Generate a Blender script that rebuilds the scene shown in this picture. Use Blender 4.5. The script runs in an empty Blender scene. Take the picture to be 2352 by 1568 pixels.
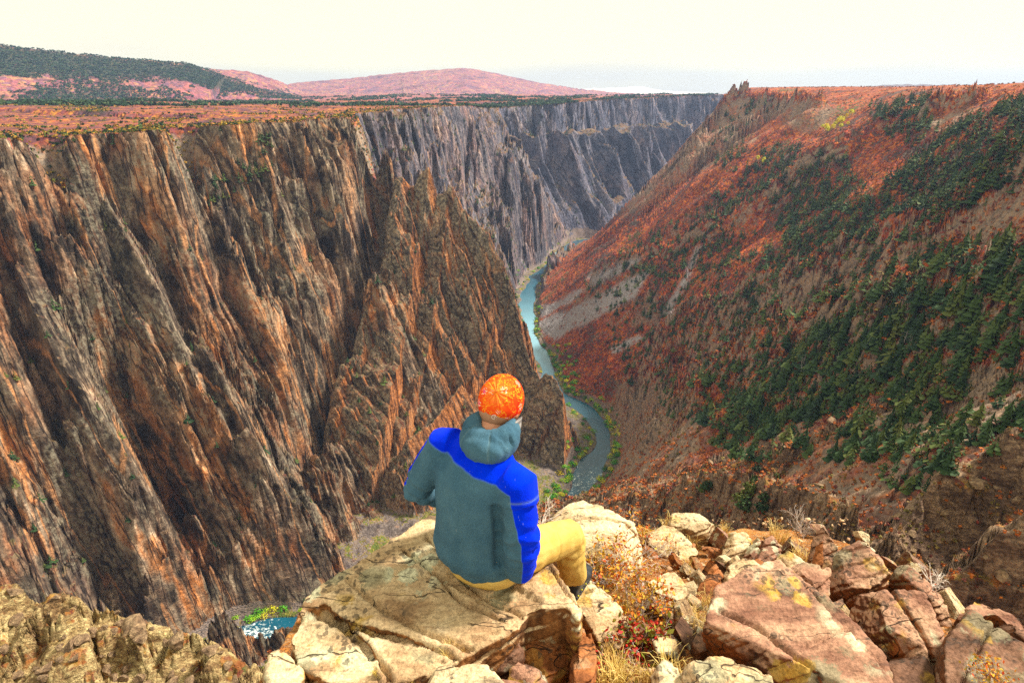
import bpy, bmesh, math, random
import numpy as np
from mathutils import Vector, Matrix

# ------------------------------------------------------------------ camera, light, exposure
SC = bpy.context.scene
COL = SC.collection
R = math.radians
F, CU, CV = 1307.0, 1176.0, 784.0          # focal length and centre in 2352 x 1568 picture units
PITCH = R(23.5)
cam_d = bpy.data.cameras.new("camera")
cam = bpy.data.objects.new("camera", cam_d)
COL.objects.link(cam)
cam_d.sensor_width = 36.0
cam_d.lens = 36.0 * F / 2352.0
cam_d.clip_start, cam_d.clip_end = 0.05, 60000.0
cam.location = (0, 0, 0)
cam.rotation_euler = (R(90) - PITCH, 0, 0)
SC.camera = cam

SUN_EL, SUN_AZ = R(48), R(68)              # azimuth clockwise from +Y (view direction): light from the right, a little ahead
sun_d = bpy.data.lights.new("sun", 'SUN')
sun_d.energy = 4.9
sun_d.angle = R(8)
sun_d.color = (1.0, 0.91, 0.77)
sun = bpy.data.objects.new("sun", sun_d)
COL.objects.link(sun)
_sv = Vector((math.sin(SUN_AZ) * math.cos(SUN_EL), math.cos(SUN_AZ) * math.cos(SUN_EL), math.sin(SUN_EL)))
sun.rotation_euler = _sv.to_track_quat('Z', 'Y').to_euler()

W = bpy.data.worlds.new("World")
SC.world = W
W.use_nodes = True
nt = W.node_tree
nt.nodes.clear()
def N(t, kind, **kw):
    n = t.nodes.new(kind)
    for k, v in kw.items():
        setattr(n, k, v)
    return n
wo = N(nt, 'ShaderNodeOutputWorld'); bg = N(nt, 'ShaderNodeBackground')
sky = N(nt, 'ShaderNodeTexSky'); sky.sky_type = 'NISHITA'; sky.sun_disc = False
sky.sun_elevation = SUN_EL; sky.sun_rotation = SUN_AZ
sky.air_density = 1.0; sky.dust_density = 3.0
tc = N(nt, 'ShaderNodeTexCoord'); mp = N(nt, 'ShaderNodeMapping'); mp.inputs['Scale'].default_value = (1.2, 1.2, 9.0)
cn = N(nt, 'ShaderNodeTexNoise'); cn.inputs['Scale'].default_value = 1.6; cn.inputs['Detail'].default_value = 5.0
cr = N(nt, 'ShaderNodeValToRGB')
cr.color_ramp.elements[0].position = 0.30; cr.color_ramp.elements[0].color = (7.7, 7.3, 6.1, 1)
cr.color_ramp.elements[1].position = 0.62; cr.color_ramp.elements[1].color = (9.8, 9.1, 6.2, 1)
mx = N(nt, 'ShaderNodeMix', data_type='RGBA'); mx.inputs[0].default_value = 0.97   # overcast layer over the clear sky
nt.links.new(tc.outputs['Generated'], mp.inputs['Vector']); nt.links.new(mp.outputs['Vector'], cn.inputs['Vector'])
nt.links.new(cn.outputs['Fac'], cr.inputs['Fac'])
nt.links.new(sky.outputs['Color'], mx.inputs[6]); nt.links.new(cr.outputs['Color'], mx.inputs[7])
nt.links.new(mx.outputs[2], bg.inputs['Color']); bg.inputs['Strength'].default_value = 0.080
nt.links.new(bg.outputs['Background'], wo.inputs['Surface'])

SC.view_settings.view_transform = 'Standard'
SC.view_settings.look = 'None'
SC.view_settings.exposure = 0.80
SC.view_settings.gamma = 1.0
SC.render.engine = 'CYCLES'
SC.cycles.max_bounces = 4
SC.cycles.diffuse_bounces = 3
SC.cycles.volume_bounces = 0
SC.cycles.use_denoising = False
SC.cycles.sample_clamp_indirect = 3.0
SC.cycles.sample_clamp_direct = 8.0

# ------------------------------------------------------------------ helpers
SP, CP = math.sin(PITCH), math.cos(PITCH)
def ray(u, v):
    a, b = u - CU, CV - v
    return np.array([a, F * CP + b * SP, -F * SP + b * CP])
def at_r(u, v, r):                          # point on a sight line at a horizontal distance
    d = ray(u, v); return d * (r / math.hypot(d[0], d[1]))
def at_z(u, v, z):
    d = ray(u, v); return d * (z / d[2])
def at_y(u, v, y):
    d = ray(u, v); return d * (y / d[1])
def proj(x, y, z):
    dep = y * CP - z * SP
    dep = np.maximum(dep, 1e-3)
    return CU + F * x / dep, CV - F * (y * SP + z * CP) / dep

def _hash(ix, iy, seed):
    h = (ix.astype(np.int64) * 374761393 + iy.astype(np.int64) * 668265263 + seed * 974711) & 0xFFFFFFFF
    h = ((h ^ (h >> 13)) * 1274126177) & 0xFFFFFFFF
    return h ^ (h >> 16)
def noise(x, y, seed=0):
    """2D gradient noise, about -0.7..0.7"""
    ix = np.floor(x); iy = np.floor(y)
    fx = x - ix; fy = y - iy
    ix = ix.astype(np.int64); iy = iy.astype(np.int64)
    ux = fx * fx * fx * (fx * (fx * 6 - 15) + 10); uy = fy * fy * fy * (fy * (fy * 6 - 15) + 10)
    def g(dx, dy):
        a = (_hash(ix + dx, iy + dy, seed) & 0xFFFF).astype(np.float32) * np.float32(2 * math.pi / 65536.0)
        return np.cos(a) * (fx - dx) + np.sin(a) * (fy - dy)
    n00, n10, n01, n11 = g(0, 0), g(1, 0), g(0, 1), g(1, 1)
    return (n00 + ux * (n10 - n00)) * (1 - uy) + (n01 + ux * (n11 - n01)) * uy
def fbm(x, y, seed=0, octs=4, gain=0.5, lac=2.03):
    s, a = 0, 1.0
    for k in range(octs):
        s = s + a * noise(x, y, seed + k * 17); a *= gain; x = x * lac + 7.3; y = y * lac - 3.1
    return s
def ridged(x, y, seed=0, octs=3, gain=0.5, lac=2.1):
    """0 in valleys .. about 1 on sharp ridges"""
    s, a, t = 0, 1.0, 0
    for k in range(octs):
        s = s + a * (1 - np.abs(noise(x, y, seed + k * 31)) * 2.2); t += a; a *= gain; x = x * lac + 5.1; y = y * lac - 8.3
    return s / t
def noise3(p, seed=0):
    ip = np.floor(p).astype(np.int64); f = p - ip
    w = f * f * (3 - 2 * f)
    out = 0
    for dx in (0, 1):
        for dy in (0, 1):
            for dz in (0, 1):
                h = _hash(ip[:, 0] + dx + 57 * (ip[:, 2] + dz), ip[:, 1] + dy - 131 * (ip[:, 2] + dz), seed)
                val = (h & 0xFFFF) / 32768.0 - 1.0
                out = out + val * (w[:, 0] if dx else 1 - w[:, 0]) * (w[:, 1] if dy else 1 - w[:, 1]) * (w[:, 2] if dz else 1 - w[:, 2])
    return out
def fbm3(p, seed=0, octs=4, gain=0.5, lac=2.05):
    s, a = 0, 1.0
    for k in range(octs):
        s = s + a * noise3(p, seed + 13 * k); a *= gain; p = p * lac + 3.7
    return s
def sstep(a, b, x):
    t = np.clip((x - a) / (b - a), 0, 1); return t * t * (3 - 2 * t)

def mesh_np(name, verts, faces, mat=None, parent=None, smooth=True, attrs=None, link=True):
    """one mesh object from arrays; faces is an (n,3) or (n,4) array or a list of such arrays"""
    me = bpy.data.meshes.new(name)
    if not isinstance(faces, (list, tuple)):
        faces = [faces]
    faces = [np.asarray(f, dtype=np.int32) for f in faces if len(f)]
    v = np.ascontiguousarray(verts, dtype=np.float32)
    me.vertices.add(len(v)); me.vertices.foreach_set('co', v.ravel())
    nl = sum(f.size for f in faces); nf = sum(len(f) for f in faces)
    me.loops.add(nl); me.loops.foreach_set('vertex_index', np.concatenate([f.ravel() for f in faces]))
    me.polygons.add(nf)
    tot = np.concatenate([np.full(len(f), f.shape[1], np.int32) for f in faces])
    st = np.concatenate([[0], np.cumsum(tot)[:-1]]).astype(np.int32)
    me.polygons.foreach_set('loop_start', st)
    me.update(calc_edges=True)
    if smooth:
        me.polygons.foreach_set('use_smooth', np.ones(nf, dtype=bool))
    for k, a in (attrs or {}).items():
        a = np.asarray(a, dtype=np.float32)
        if a.ndim == 1:
            at = me.attributes.new(k, 'FLOAT', 'POINT'); at.data.foreach_set('value', np.ascontiguousarray(a))
        else:
            at = me.attributes.new(k, 'FLOAT_VECTOR', 'POINT'); at.data.foreach_set('vector', np.ascontiguousarray(a).ravel())
    me.validate()
    o = bpy.data.objects.new(name, me)
    if mat: me.materials.append(mat)
    if parent is not None: o.parent = parent
    if link: COL.objects.link(o)
    return o
def tag(o, label=None, cat=None, group=None, kind=None):
    if label: o['label'] = label
    if cat: o['category'] = cat
    if group: o['group'] = group
    if kind: o['kind'] = kind
    return o
# ------------------------------------------------------------------ the canyon as one height field
ZR = -450.0                                                        # river level below the camera
RIV_PX = [(1330, 552), (1308, 566), (1272, 594), (1225, 640), (1204, 672), (1203, 710), (1222, 775), (1246, 845), (1275, 905),
          (1330, 932), (1378, 985), (1396, 1040), (1366, 1085), (1328, 1122), (1290, 1180), (1200, 1255), (1040, 1310), (880, 1375), (740, 1432)]
RIV = [at_r(u, 480, r)[:2] for u, r in ((2100, 4200), (1720, 2900), (1600, 2450), (1500, 2120), (1420, 1890))] + [at_z(u, v, ZR)[:2] for u, v in RIV_PX]
RIV += [at_z(585, 1468, ZR)[:2], at_z(490, 1530, ZR)[:2], np.array((-330, 250)), np.array((-430, 190)), np.array((-700, 120))]
def smooth_line(P, n=3):
    P = np.array(P, float)
    for _ in range(n):
        Q = np.empty((2 * len(P), P.shape[1])); Q[0] = P[0]; Q[-1] = P[-1]
        a, b = P[:-1], P[1:]
        Q[1:-1:2] = .75 * a + .25 * b; Q[2:-1:2] = .25 * a + .75 * b
        P = Q
    return P
RIVS = smooth_line(RIV, 2)

def seg_dist(x, y, P, vals=None, closed=False, fan=70.0):
    """distance to a polyline, arc length at the foot, interpolated values, side (>0: left of the line)"""
    P = np.asarray(P, float); n = len(P)
    best = np.full(x.shape, 1e18, np.float32); S = np.zeros(x.shape, np.float32); side = np.zeros(x.shape, np.float32)
    V = None if vals is None else np.zeros(x.shape, np.float32)
    acc = 0.0
    for i in range(n if closed else n - 1):
        a, b = P[i], P[(i + 1) % n]
        d = b[:2] - a[:2]; L2 = float(d @ d) + 1e-9
        t0 = ((x - a[0]) * d[0] + (y - a[1]) * d[1]) / L2
        t = np.clip(t0, 0, 1)
        ex = x - a[0] - t * d[0]; ey = y - a[1] - t * d[1]
        q = ex * ex + ey * ey
        m = q < best
        best = np.where(m, q, best); S = np.where(m, acc + t * math.sqrt(L2) + fan * np.arcsin(np.clip((t0 - t) * math.sqrt(L2) / (np.sqrt(q) + 1e-3), -1, 1)), S)
        side = np.where(m, d[0] * ey - d[1] * ex, side)
        if V is not None: V = np.where(m, vals[i] + t * (vals[(i + 1) % n] - vals[i]), V)
        acc += math.sqrt(L2)
    return np.sqrt(best), S, V, side
def inside(x, y, P):
    c = np.zeros(x.shape, bool); n = len(P)
    for i in range(n):
        x0, y0 = P[i][:2]; x1, y1 = P[(i + 1) % n][:2]
        if y0 == y1: continue
        c ^= ((y0 > y) != (y1 > y)) & (x < (x1 - x0) * (y - y0) / (y1 - y0) + x0)
    return c

# rim of the far side, left to right: picture position and distance
RIM_PX = [(-900, 330, 640), (-450, 325, 650), (-150, 318, 665), (60, 312, 690), (215, 306, 715), (345, 291, 725), (420, 294, 770), (560, 281, 775), (700, 280, 800), (790, 268, 860),
          (815, 262, 1000), (840, 257, 1110), (960, 247, 1330), (1080, 243, 1550), (1128, 248, 1680), (1145, 248, 2000), (1270, 236, 2250), (1300, 233, 2350), (1420, 226, 2750),
          (1455, 226, 2860), (1560, 221, 3080), (1640, 218, 3250), (1685, 222, 3400), (1700, 226, 3900), (1900, 222, 5200)]
RIM = [at_r(*p) for p in RIM_PX]
RIM_POLY = RIM + [np.array((6000., 30000., 0)), np.array((-40000., 30000., 0)), np.array((-40000., -500., 0)), np.array((-1500., -300., -30))]
RIM_Z = [p[2] for p in RIM]

def ridge_pts(L): return np.array([at_r(*p) for p in L])
# crests: (points, steepness left of the line, steepness right of it, fin amplitude)
RIDGES = {
 'spire': (ridge_pts([(800, 330, 850), (885, 425, 800), (922, 368, 780), (955, 346, 778), (985, 372, 772), (1005, 445, 768), (1040, 428, 762), (1066, 480, 755), (1110, 525, 742), (1150, 590, 728), (1178, 660, 716),
                      (1200, 760, 700), (1222, 840, 685), (1240, 872, 672), (1256, 856, 660), (1280, 870, 650), (1298, 915, 638), (1308, 990, 620), (1318, 1075, 600)]), 3.4, 1.75, 9),
 'spire_left_rib': (ridge_pts([(905, 425, 790), (872, 560, 735), (830, 665, 690), (770, 800, 640), (735, 880, 612), (700, 960, 585)]), 2.4, 1.9, 7),
 'spire_low_rib': (ridge_pts([(1060, 880, 640), (1000, 960, 590), (935, 1010, 560)]), 2.0, 1.9, 6),
 'wall_rib': (ridge_pts([(470, 300, 775), (480, 480, 690), (560, 640, 640), (640, 800, 590), (700, 900, 575)]), 2.4, 2.2, 8),
 'wall_rib2': (ridge_pts([(200, 395, 690), (330, 620, 610), (480, 820, 545), (590, 1000, 500), (640, 1120, 470)]), 2.5, 2.3, 8),
 'wall_rib3': (ridge_pts([(20, 570, 615), (120, 800, 560), (270, 1010, 510), (400, 1200, 450), (470, 1330, 415)]), 2.4, 2.1, 8),
 'low_knob': (ridge_pts([(600, 1090, 480), (580, 1200, 450), (640, 1310, 425)]), 2.2, 2.0, 5),
 'mid_rib': (ridge_pts([(1085, 245, 1560), (1130, 330, 1590), (1190, 345, 1630), (1215, 420, 1655), (1245, 400, 1668), (1262, 470, 1690), (1300, 520, 1720), (1322, 562, 1740)]), 2.6, 2.0, 14),
 'mid_rib2': (ridge_pts([(960, 250, 1335), (1010, 330, 1380), (1070, 420, 1430), (1120, 500, 1470), (1160, 580, 1500)]), 2.4, 1.9, 12),
 'mid_rib3': (ridge_pts([(850, 262, 1130), (900, 340, 1150), (960, 420, 1160), (1030, 500, 1180), (1090, 580, 1190)]), 2.4, 1.9, 12),
 'far_rib': (ridge_pts([(1270, 240, 2255), (1330, 290, 2270), (1390, 360, 2300), (1430, 420, 2330), (1470, 480, 2350)]), 2.6, 2.2, 18),
 'far_rib2': (ridge_pts([(1180, 250, 2030), (1240, 330, 2030), (1290, 420, 2050), (1325, 500, 2060)]), 2.4, 2.2, 16),
 'far_foot': (ridge_pts([(1510, 300, 2720), (1450, 385, 2500), (1392, 452, 2310), (1348, 505, 2190), (1322, 534, 2080)]), 2.2, 1.8, 16),
 'far_rib3': (ridge_pts([(1450, 228, 2860), (1490, 300, 2860), (1530, 380, 2870), (1560, 430, 2880)]), 2.6, 2.2, 18),
}
NEAR = {   # spurs on the viewer's side
 'left_spur': (ridge_pts([(-500, 1330, 70), (-150, 1340, 62), (60, 1372, 56), (130, 1365, 53), (230, 1392, 50), (330, 1428, 47), (440, 1462, 44), (520, 1500, 40), (590, 1530, 36)]), 3.0, 0.42, 1.2),
 'right_spur': (ridge_pts([(1400, 1165, 330), (1480, 1130, 290), (1560, 1100, 235), (1640, 1074, 200), (1760, 1085, 180), (1900, 1130, 160), (1960, 1180, 140)]), 1.6, 2.6, 4),
 'right_spur2': (ridge_pts([(2700, 900, 190), (2500, 960, 165), (2352, 1010, 150), (2230, 1060, 145), (2150, 1110, 140), (2100, 1170, 130), (2040, 1230, 120)]), 1.5, 2.4, 4),
 'right_spur3': (ridge_pts([(2700, 680, 330), (2450, 780, 290), (2352, 820, 275), (2180, 880, 270), (2020, 930, 270), (1850, 1010, 275)]), 0.8, 1.0, 4),
 'right_spur4': (ridge_pts([(2700, 1060, 105), (2500, 1130, 95), (2352, 1190, 88), (2250, 1260, 84), (2150, 1330, 80)]), 1.6, 2.6, 3),
}
# the right-hand slope: thin-plate surface through points read off the picture
CTRL = [(1690, 236, 1600), (1760, 232, 1500), (1850, 246, 1350), (1930, 262, 1180), (2050, 262, 1020), (2150, 250, 930), (2352, 222, 800), (2700, 215, 700),
        (1700, 300, 1420), (1640, 330, 1420), (1560, 400, 1420), (1500, 455, 1400), (1700, 380, 1180), (1900, 400, 960), (2100, 400, 800), (2352, 400, 590), (2700, 400, 430),
        (1450, 560, 1180), (1600, 550, 1000), (1800, 560, 830), (2050, 560, 640), (2352, 560, 430), (2700, 600, 300),
        (1340, 650, 1130), (1400, 700, 960), (1550, 700, 830), (1700, 720, 670), (2000, 720, 480), (2352, 720, 320), (2700, 760, 230),
        (1380, 830, 860), (1500, 820, 760), (1700, 840, 560), (2000, 850, 360), (2352, 860, 245),
        (1440, 930, 690), (1550, 950, 560), (1700, 960, 430), (1900, 980, 320), (2150, 990, 220),
        (1450, 1040, 560), (1600, 1040, 380), (1420, 1110, 490)]
CP3 = [at_r(*p) for p in CTRL]
CP3 += [np.array((x * 1.0, y * 1.0, z * 1.0)) for x, y, z in [(700, 1900, 2), (1000, 1500, 4), (900, 1100, 8), (1600, 1400, 6), (1600, 2600, 0), (1100, 2200, 0), (900, 700, 10), (1400, 600, 10), (1200, 200, 5), (700, 200, -10), (500, 0, -10), (300, 120, -60), (260, -50, -20),
        (60, 60, -110), (120, 60, -90), (60, 120, -170), (20, 200, -260), (40, 320, -350), (0, 450, -460), (-40, 60, -130), (-80, 150, -300), (-200, 100, -300), (-150, 300, -470), (-300, 100, -380), (0, -40, -20), (-60, -20, -60), (-250, -100, -200), (120, 0, -40),
        (-100, 700, -500), (-100, 1000, -500), (-200, 1500, -500), (100, 1800, -500), (300, 2300, -480), (500, 2700, -480), (-500, 500, -520), (-600, 2000, -500)]]
for i in range(2, len(RIVS) - 4):
    t = RIVS[i + 1] - RIVS[i]; t = t / np.linalg.norm(t); nrm = np.array((-t[1], t[0]))
    if i % 2 == 0:
        for sgn, zz in ((26, ZR + 3), (-45, ZR - 25)):
            q = RIVS[i] + nrm * sgn
            CP3.append(np.array((q[0], q[1], zz)))
CP3 = np.array(CP3)
TS = 300.0
def _tk(r2): return r2 * np.log(r2 + 1e-9) * 0.5
_c = CP3[:, :2] / TS
_d2 = ((_c[:, None] - _c[None]) ** 2).sum(-1)
_n = len(_c)
_A = np.zeros((_n + 3, _n + 3)); _A[:_n, :_n] = _tk(_d2) + np.eye(_n) * 0.002
_A[:_n, _n] = 1; _A[:_n, _n + 1:] = _c; _A[_n:, :_n] = _A[:_n, _n:].T
_w = np.linalg.solve(_A, np.concatenate([CP3[:, 2], [0, 0, 0]]))
def tps(x, y):
    xs = x / TS; ys = y / TS
    out = _w[_n] + _w[_n + 1] * xs + _w[_n + 2] * ys
    for i in range(_n):
        out = out + _w[i] * _tk((xs - _c[i, 0]) ** 2 + (ys - _c[i, 1]) ** 2)
    return out.astype(np.float32)

HILLS = [  # crest points (picture, distance), front slope
 (ridge_pts([(-900, 60, 3900), (-300, 85, 3900), (0, 104, 3900), (150, 122, 3900), (300, 136, 3900), (430, 146, 3900), (520, 178, 3900), (620, 214, 3800)]), 0.34, 500),
 (ridge_pts([(380, 160, 5600), (480, 158, 5600), (570, 164, 5600), (640, 186, 5600), (710, 216, 5600)]), 0.30, 600),
 (ridge_pts([(560, 214, 8000), (680, 190, 8000), (800, 180, 8000), (920, 167, 8000), (1000, 160, 8000), (1070, 156, 8000), (1140, 168, 8000), (1220, 186, 8000), (1320, 203, 8000), (1420, 213, 8000)]), 0.17, 900),
 (ridge_pts([(1240, 213, 10200), (1310, 205, 10200), (1400, 202, 10200), (1470, 199, 10200), (1530, 209, 10200), (1600, 212, 10200)]), 0.12, 700),
 (ridge_pts([(1720, 216, 10000), (1850, 207, 10000), (1960, 200, 10000), (2070, 194, 10000), (2160, 196, 10000), (2260, 199, 10000), (2352, 200, 10000), (2700, 204, 10000)]), 0.12, 700),
]
def at_ledge(u, v):                         # point of a sight line on the sloping ledge in front of the camera
    d = ray(u, v)
    t = 2.25 / -d[2]
    if d[1] * t > 1.5: t = 1.50 / (-d[2] - 0.5 * d[1])
    return d * t
PROM = np.array([at_ledge(u, v)[:2] for u, v in [(560, 1640), (690, 1400), (820, 1320), (1000, 1215), (1250, 1205), (1345, 1185), (1440, 1205), (1540, 1225), (1640, 1225), (1800, 1215), (1900, 1230), (2020, 1290), (2130, 1360), (2250, 1420), (2420, 1480)]] + [(4.0, .6), (5, -3), (0, -6.0), (-2.5, -3.0)])

TAL = at_z(850, 1190, ZR + 30)[:2]; TAL2 = at_z(735, 1350, ZR + 25)[:2]

FOL = (.62, .785)                                                 # the rock's foliation: upright planes across this direction
def slabs(s, d, w, l, seed):
    """upright slabs of rock side by side along a wall, each of its own length and thickness: sharp edged"""
    q = s / w + .45 * noise(s / w * .41, d / l * .5, seed)
    i = np.floor(q); f = q - i
    hi = (_hash(i, i * 0, seed + 1) & 0xFFFF) / 65536.0
    g = d / l + 3 * hi
    j = np.floor(g); e = g - j
    h = (_hash(i, j, seed + 2) & 0xFFFF) / 65536.0
    tilt = ((_hash(i, j, seed + 3) & 0xFFFF) / 65536.0 - .3)
    edge = np.minimum(1, np.minimum(f, 1 - f) * 9)
    return ((h - .5) * (1 - .55 * e) + tilt * (f - .5) * .9 - .25 * (1 - edge)).astype(np.float32)

def height(x, y, detail=True):
    """height and region weights at plan points"""
    x = x.astype(np.float32); y = y.astype(np.float32)
    rr = np.hypot(x, y)
    far = sstep(900, 2500, rr)
    wx = x + 26 * noise(x / 140, y / 140, 3) * sstep(150, 500, rr) + 9 * noise(x / 47, y / 47, 4) * sstep(100, 400, rr)
    wy = y + 26 * noise(x / 140 + 9, y / 140, 5) * sstep(150, 500, rr) + 9 * noise(x / 47, y / 47 + 5, 6) * sstep(100, 400, rr)
    hb = np.clip(rr * 0.0012, 0.25, 3.0)
    # --- far-side plateau and its cliffs
    dR, sR, zR_, _ = seg_dist(wx, wy, RIM, RIM_Z)
    ins = inside(wx, wy, RIM_POLY)
    d = np.where(ins, -dR, dR)
    if detail:
        # fins and gullies run down the fall line: noise stretched across the wall's distance axis
        k = 1 + far * 1.2
        sw = FOL[0] * x + FOL[1] * y + 8 * noise(x / 70, y / 70, 13) + 2.0 * noise(x / 17, y / 17, 14)
        av = 0.75 + 0.9 * noise(x / 90, y / 90, 15)
        fin = 52 * k * (ridged(sw / (190 * k) + .15, dR / 500, 10, 2) - .5) + 44 * k * (ridged(sw / (85 * k), dR / 330, 11, 2) - .45) + 32 * k * (.5 + av) * slabs(sw, dR, 40 * k, 140 * k, 211) + 14 * k * av * slabs(sw, dR, 15 * k, 75 * k, 221)
        fin = fin + 3.4 * k * (1.6 - av) * slabs(sw, dR, 6.0 * k, 30 * k, 231) + 5 * fbm(wx / 18, wy / 18, 41, 4)
        brk = sstep(-.12, .22, noise(x / 75 + 3, y / 75, 43) + .35 * noise(x / 25, y / 25, 44))
        fin = fin * (1 - .30 * brk)
        fin = fin + brk * k * (15 * slabs(sw * .85 + dR * .5, dR * .85 - sw * .5, 14, 19, 311) + 8 * slabs(sw * .7 - dR * .7, dR * .7 + sw * .7, 6, 8, 313) + 3 * slabs(sw * .9 + dR * .4, dR * .9 - sw * .4, 2.8, 4, 315))
    else:
        fin = 0
    dd = d - fin * sstep(-12, 30, d)
    drop = np.where(dd < 70, 2.35 * dd, np.where(dd < 190, 164.5 + 1.65 * (dd - 70), 362.5 + 0.8 * (dd - 190)))
    # narrow ledges
    if detail:
        ph = drop / 34 + 1.6 * noise(x / 60, y / 60, 51)
        drop = drop + 34 * 0.09 * np.sin(2 * math.pi * ph) * sstep(10, 60, drop)
    rise = np.clip(-d, 0, 1e9)
    plat = zR_ + np.minimum(rise, 2600) * 0.004 + 6 * fbm(x / 180, y / 180, 61, 3) * sstep(0, 150, rise) + 16 * fbm(x / 700, y / 700, 71, 2) * sstep(100, 900, rise)
    zc = np.where(dd > 0, zR_ - drop, plat)
    for P, sl, wd in HILLS:
        dh, _, zh, _ = seg_dist(x, y, P, P[:, 2])
        g = zh + 18 - np.sqrt(dh * dh * sl * sl + 18 * 18)
        if detail: g = g + np.clip(0.02 * dh, 0, 30) * fbm(x / (wd * .6), y / (wd * .6), 81, 4) + 0.0016 * rr * fbm(x / (wd * .12), y / (wd * .12), 82, 2)
        hill = g
        zc = np.where(ins & (rise > 60) | (rr > 6000), np.maximum(zc, hill), zc)
    region = np.where(dd > 0, 1, 0)                                   # 0 plateau, 1 cliff
    z = zc; RF = np.zeros(x.shape, np.float32); CS = sR.copy(); CD = np.abs(d).astype(np.float32)
    # --- ridges and spires
    for nm, (P, sl, sr, amp) in RIDGES.items():
        lo = P[:, :2].min(0) - 330; hi = P[:, :2].max(0) + 330
        m = (x > lo[0]) & (x < hi[0]) & (y > lo[1]) & (y < hi[1])
        if not m.any(): continue
        xm, ym = x[m] + .22 * (wx[m] - x[m]), y[m] + .22 * (wy[m] - y[m])
        dq, sq, zq, side = seg_dist(xm, ym, P, P[:, 2])
        st = np.where(side > 0, sl, sr)
        dq2 = dq
        if detail:
            sqw = FOL[0] * xm + FOL[1] * ym + 7 * noise(xm / 70, ym / 70, 13) + 2.0 * noise(xm / 17, ym / 17, 14)
            av = 0.8 + 0.9 * noise(xm / 80, ym / 80, 16)
            fn = amp * 1.7 * (ridged(sqw / 37, dq / 190, 101, 2) - .5) * sstep(3, 40, dq) + amp * 1.9 * slabs(sqw, dq, 21, 100, 241) * sstep(2, 25, dq) + amp * .8 * av * slabs(sqw, dq, 9, 55, 251) * sstep(1, 14, dq)
            fn = fn + amp * .45 * (1.6 - av) * slabs(sqw, dq, 4.2, 26, 261) * sstep(0, 6, dq) + 3.4 * fbm(xm / 15, ym / 15, 109, 4) * sstep(2, 20, dq)
            bk2 = sstep(-.12, .22, noise(xm / 75 + 3, ym / 75, 43) + .35 * noise(xm / 25, ym / 25, 44)) * sstep(3, 25, dq)
            fn = fn * (1 - .25 * bk2) + bk2 * (amp * 1.3 * slabs(sqw * .85 + dq * .5, dq * .85 - sqw * .5, 12, 16, 321) + amp * .7 * slabs(sqw * .7 - dq * .7, dq * .7 + sqw * .7, 5.2, 7, 323))
            dq2 = np.maximum(dq - fn, 0)
            zq = zq + amp * 0.9 * noise(sq / 13, sq * 0, 105) + amp * .5 * noise(sq / 4.6, sq * 0, 107)
        dr_ = st * dq2 * np.where(dq2 < 60, 1.0, 1.0 - 0.25 * sstep(60, 200, dq2))
        if detail:
            dr_ = dr_ + 2.2 * np.sin(2 * math.pi * (dr_ / 29 + 1.5 * noise(xm / 50, ym / 50, 52))) * sstep(5, 40, dr_)
        zr_ = zq - dr_
        b = zr_ > z[m]
        t = z[m]; t[b] = zr_[b]; z[m] = t
        rg = region[m]; rg[b] = 2 if nm.startswith('spire') else 1; region[m] = rg
        t = CS[m]; t[b] = (sq + 1000 + np.where(side > 0, 700, 0) + 370 * len(nm))[b]; CS[m] = t
        t = CD[m]; t[b] = dq[b]; CD[m] = t
        t = RF[m]; t[b] = 1; RF[m] = t
    # --- right-hand slope
    dv, sv, _, rside = seg_dist(wx, wy, RIVS)
    zt = tps(x, y)
    capz = 7 + 0.004 * np.clip(rr - 700, 0, 3000) + 4 * fbm(x / 260, y / 260, 63, 3)
    zt = capz - 0.5 * ((capz - zt) + np.sqrt((capz - zt) ** 2 + 144)) + 5          # flat rim country above the slope
    zt = np.where(rr > 3500, capz - (rr - 3500) * .05, zt)
    zt = np.where(rside < 0, zt - 4 * dv, zt)
    if detail:
        mr = sstep(40, 200, rr) * sstep(5, -60, zt)
        zt = zt + mr * (50 * (ridged(sv / 120 + .35 * noise(x / 150, y / 150, 7), dv / 620, 111, 2) - .45) * sstep(20, 220, dv) * sstep(150, 420, rr)
                        + 10 * (ridged(sv / 38 + .3 * noise(x / 50, y / 50, 8), dv / 260, 112, 2) - .45) * sstep(10, 80, dv) * sstep(330, 520, rr)
                        + 7 * slabs(wx * .7 + wy * .7, wx * .7 - wy * .7, 26, 40, 291) * sstep(700, 200, rr) + 3 * slabs(wx * .8 + wy * .6, wy * .8 - wx * .6, 9, 15, 295) * sstep(900, 200, rr)
                        + 5 * fbm(wx / 60, wy / 60, 113, 3) + 2.0 * ridged(wx / 17, wy / 17, 117, 2))
    b = (zt > z) & ~(ins & (dd < 0))
    z = np.where(b, zt, z); region = np.where(b, 3, region)
    CS = np.where(b, sv, CS); CD = np.where(b, dv, CD)
    # --- gullies
    if detail or True:
        for P, dep, wd in GULLY:
            lo = P.min(0) - 60; hi = P.max(0) + 60
            m = (x > lo[0]) & (x < hi[0]) & (y > lo[1]) & (y < hi[1])
            if m.any():
                dq = seg_dist(x[m] + 5 * noise(x[m] / 22, y[m] / 22, 18), y[m] + 5 * noise(x[m] / 22 + 5, y[m] / 22, 19), P)[0]
                z[m] -= dep * np.exp(-(dq / wd) ** 2) * (1 if dep > 0 else 1 + 1.1 * slabs(x[m] * .8 + y[m] * .6, y[m] * .8 - x[m] * .6, wd * .55, wd * .8, 331) + .6 * slabs(x[m] * .6 - y[m] * .8, y[m] * .6 + x[m] * .8, wd * .22, wd * .3, 333))
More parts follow.
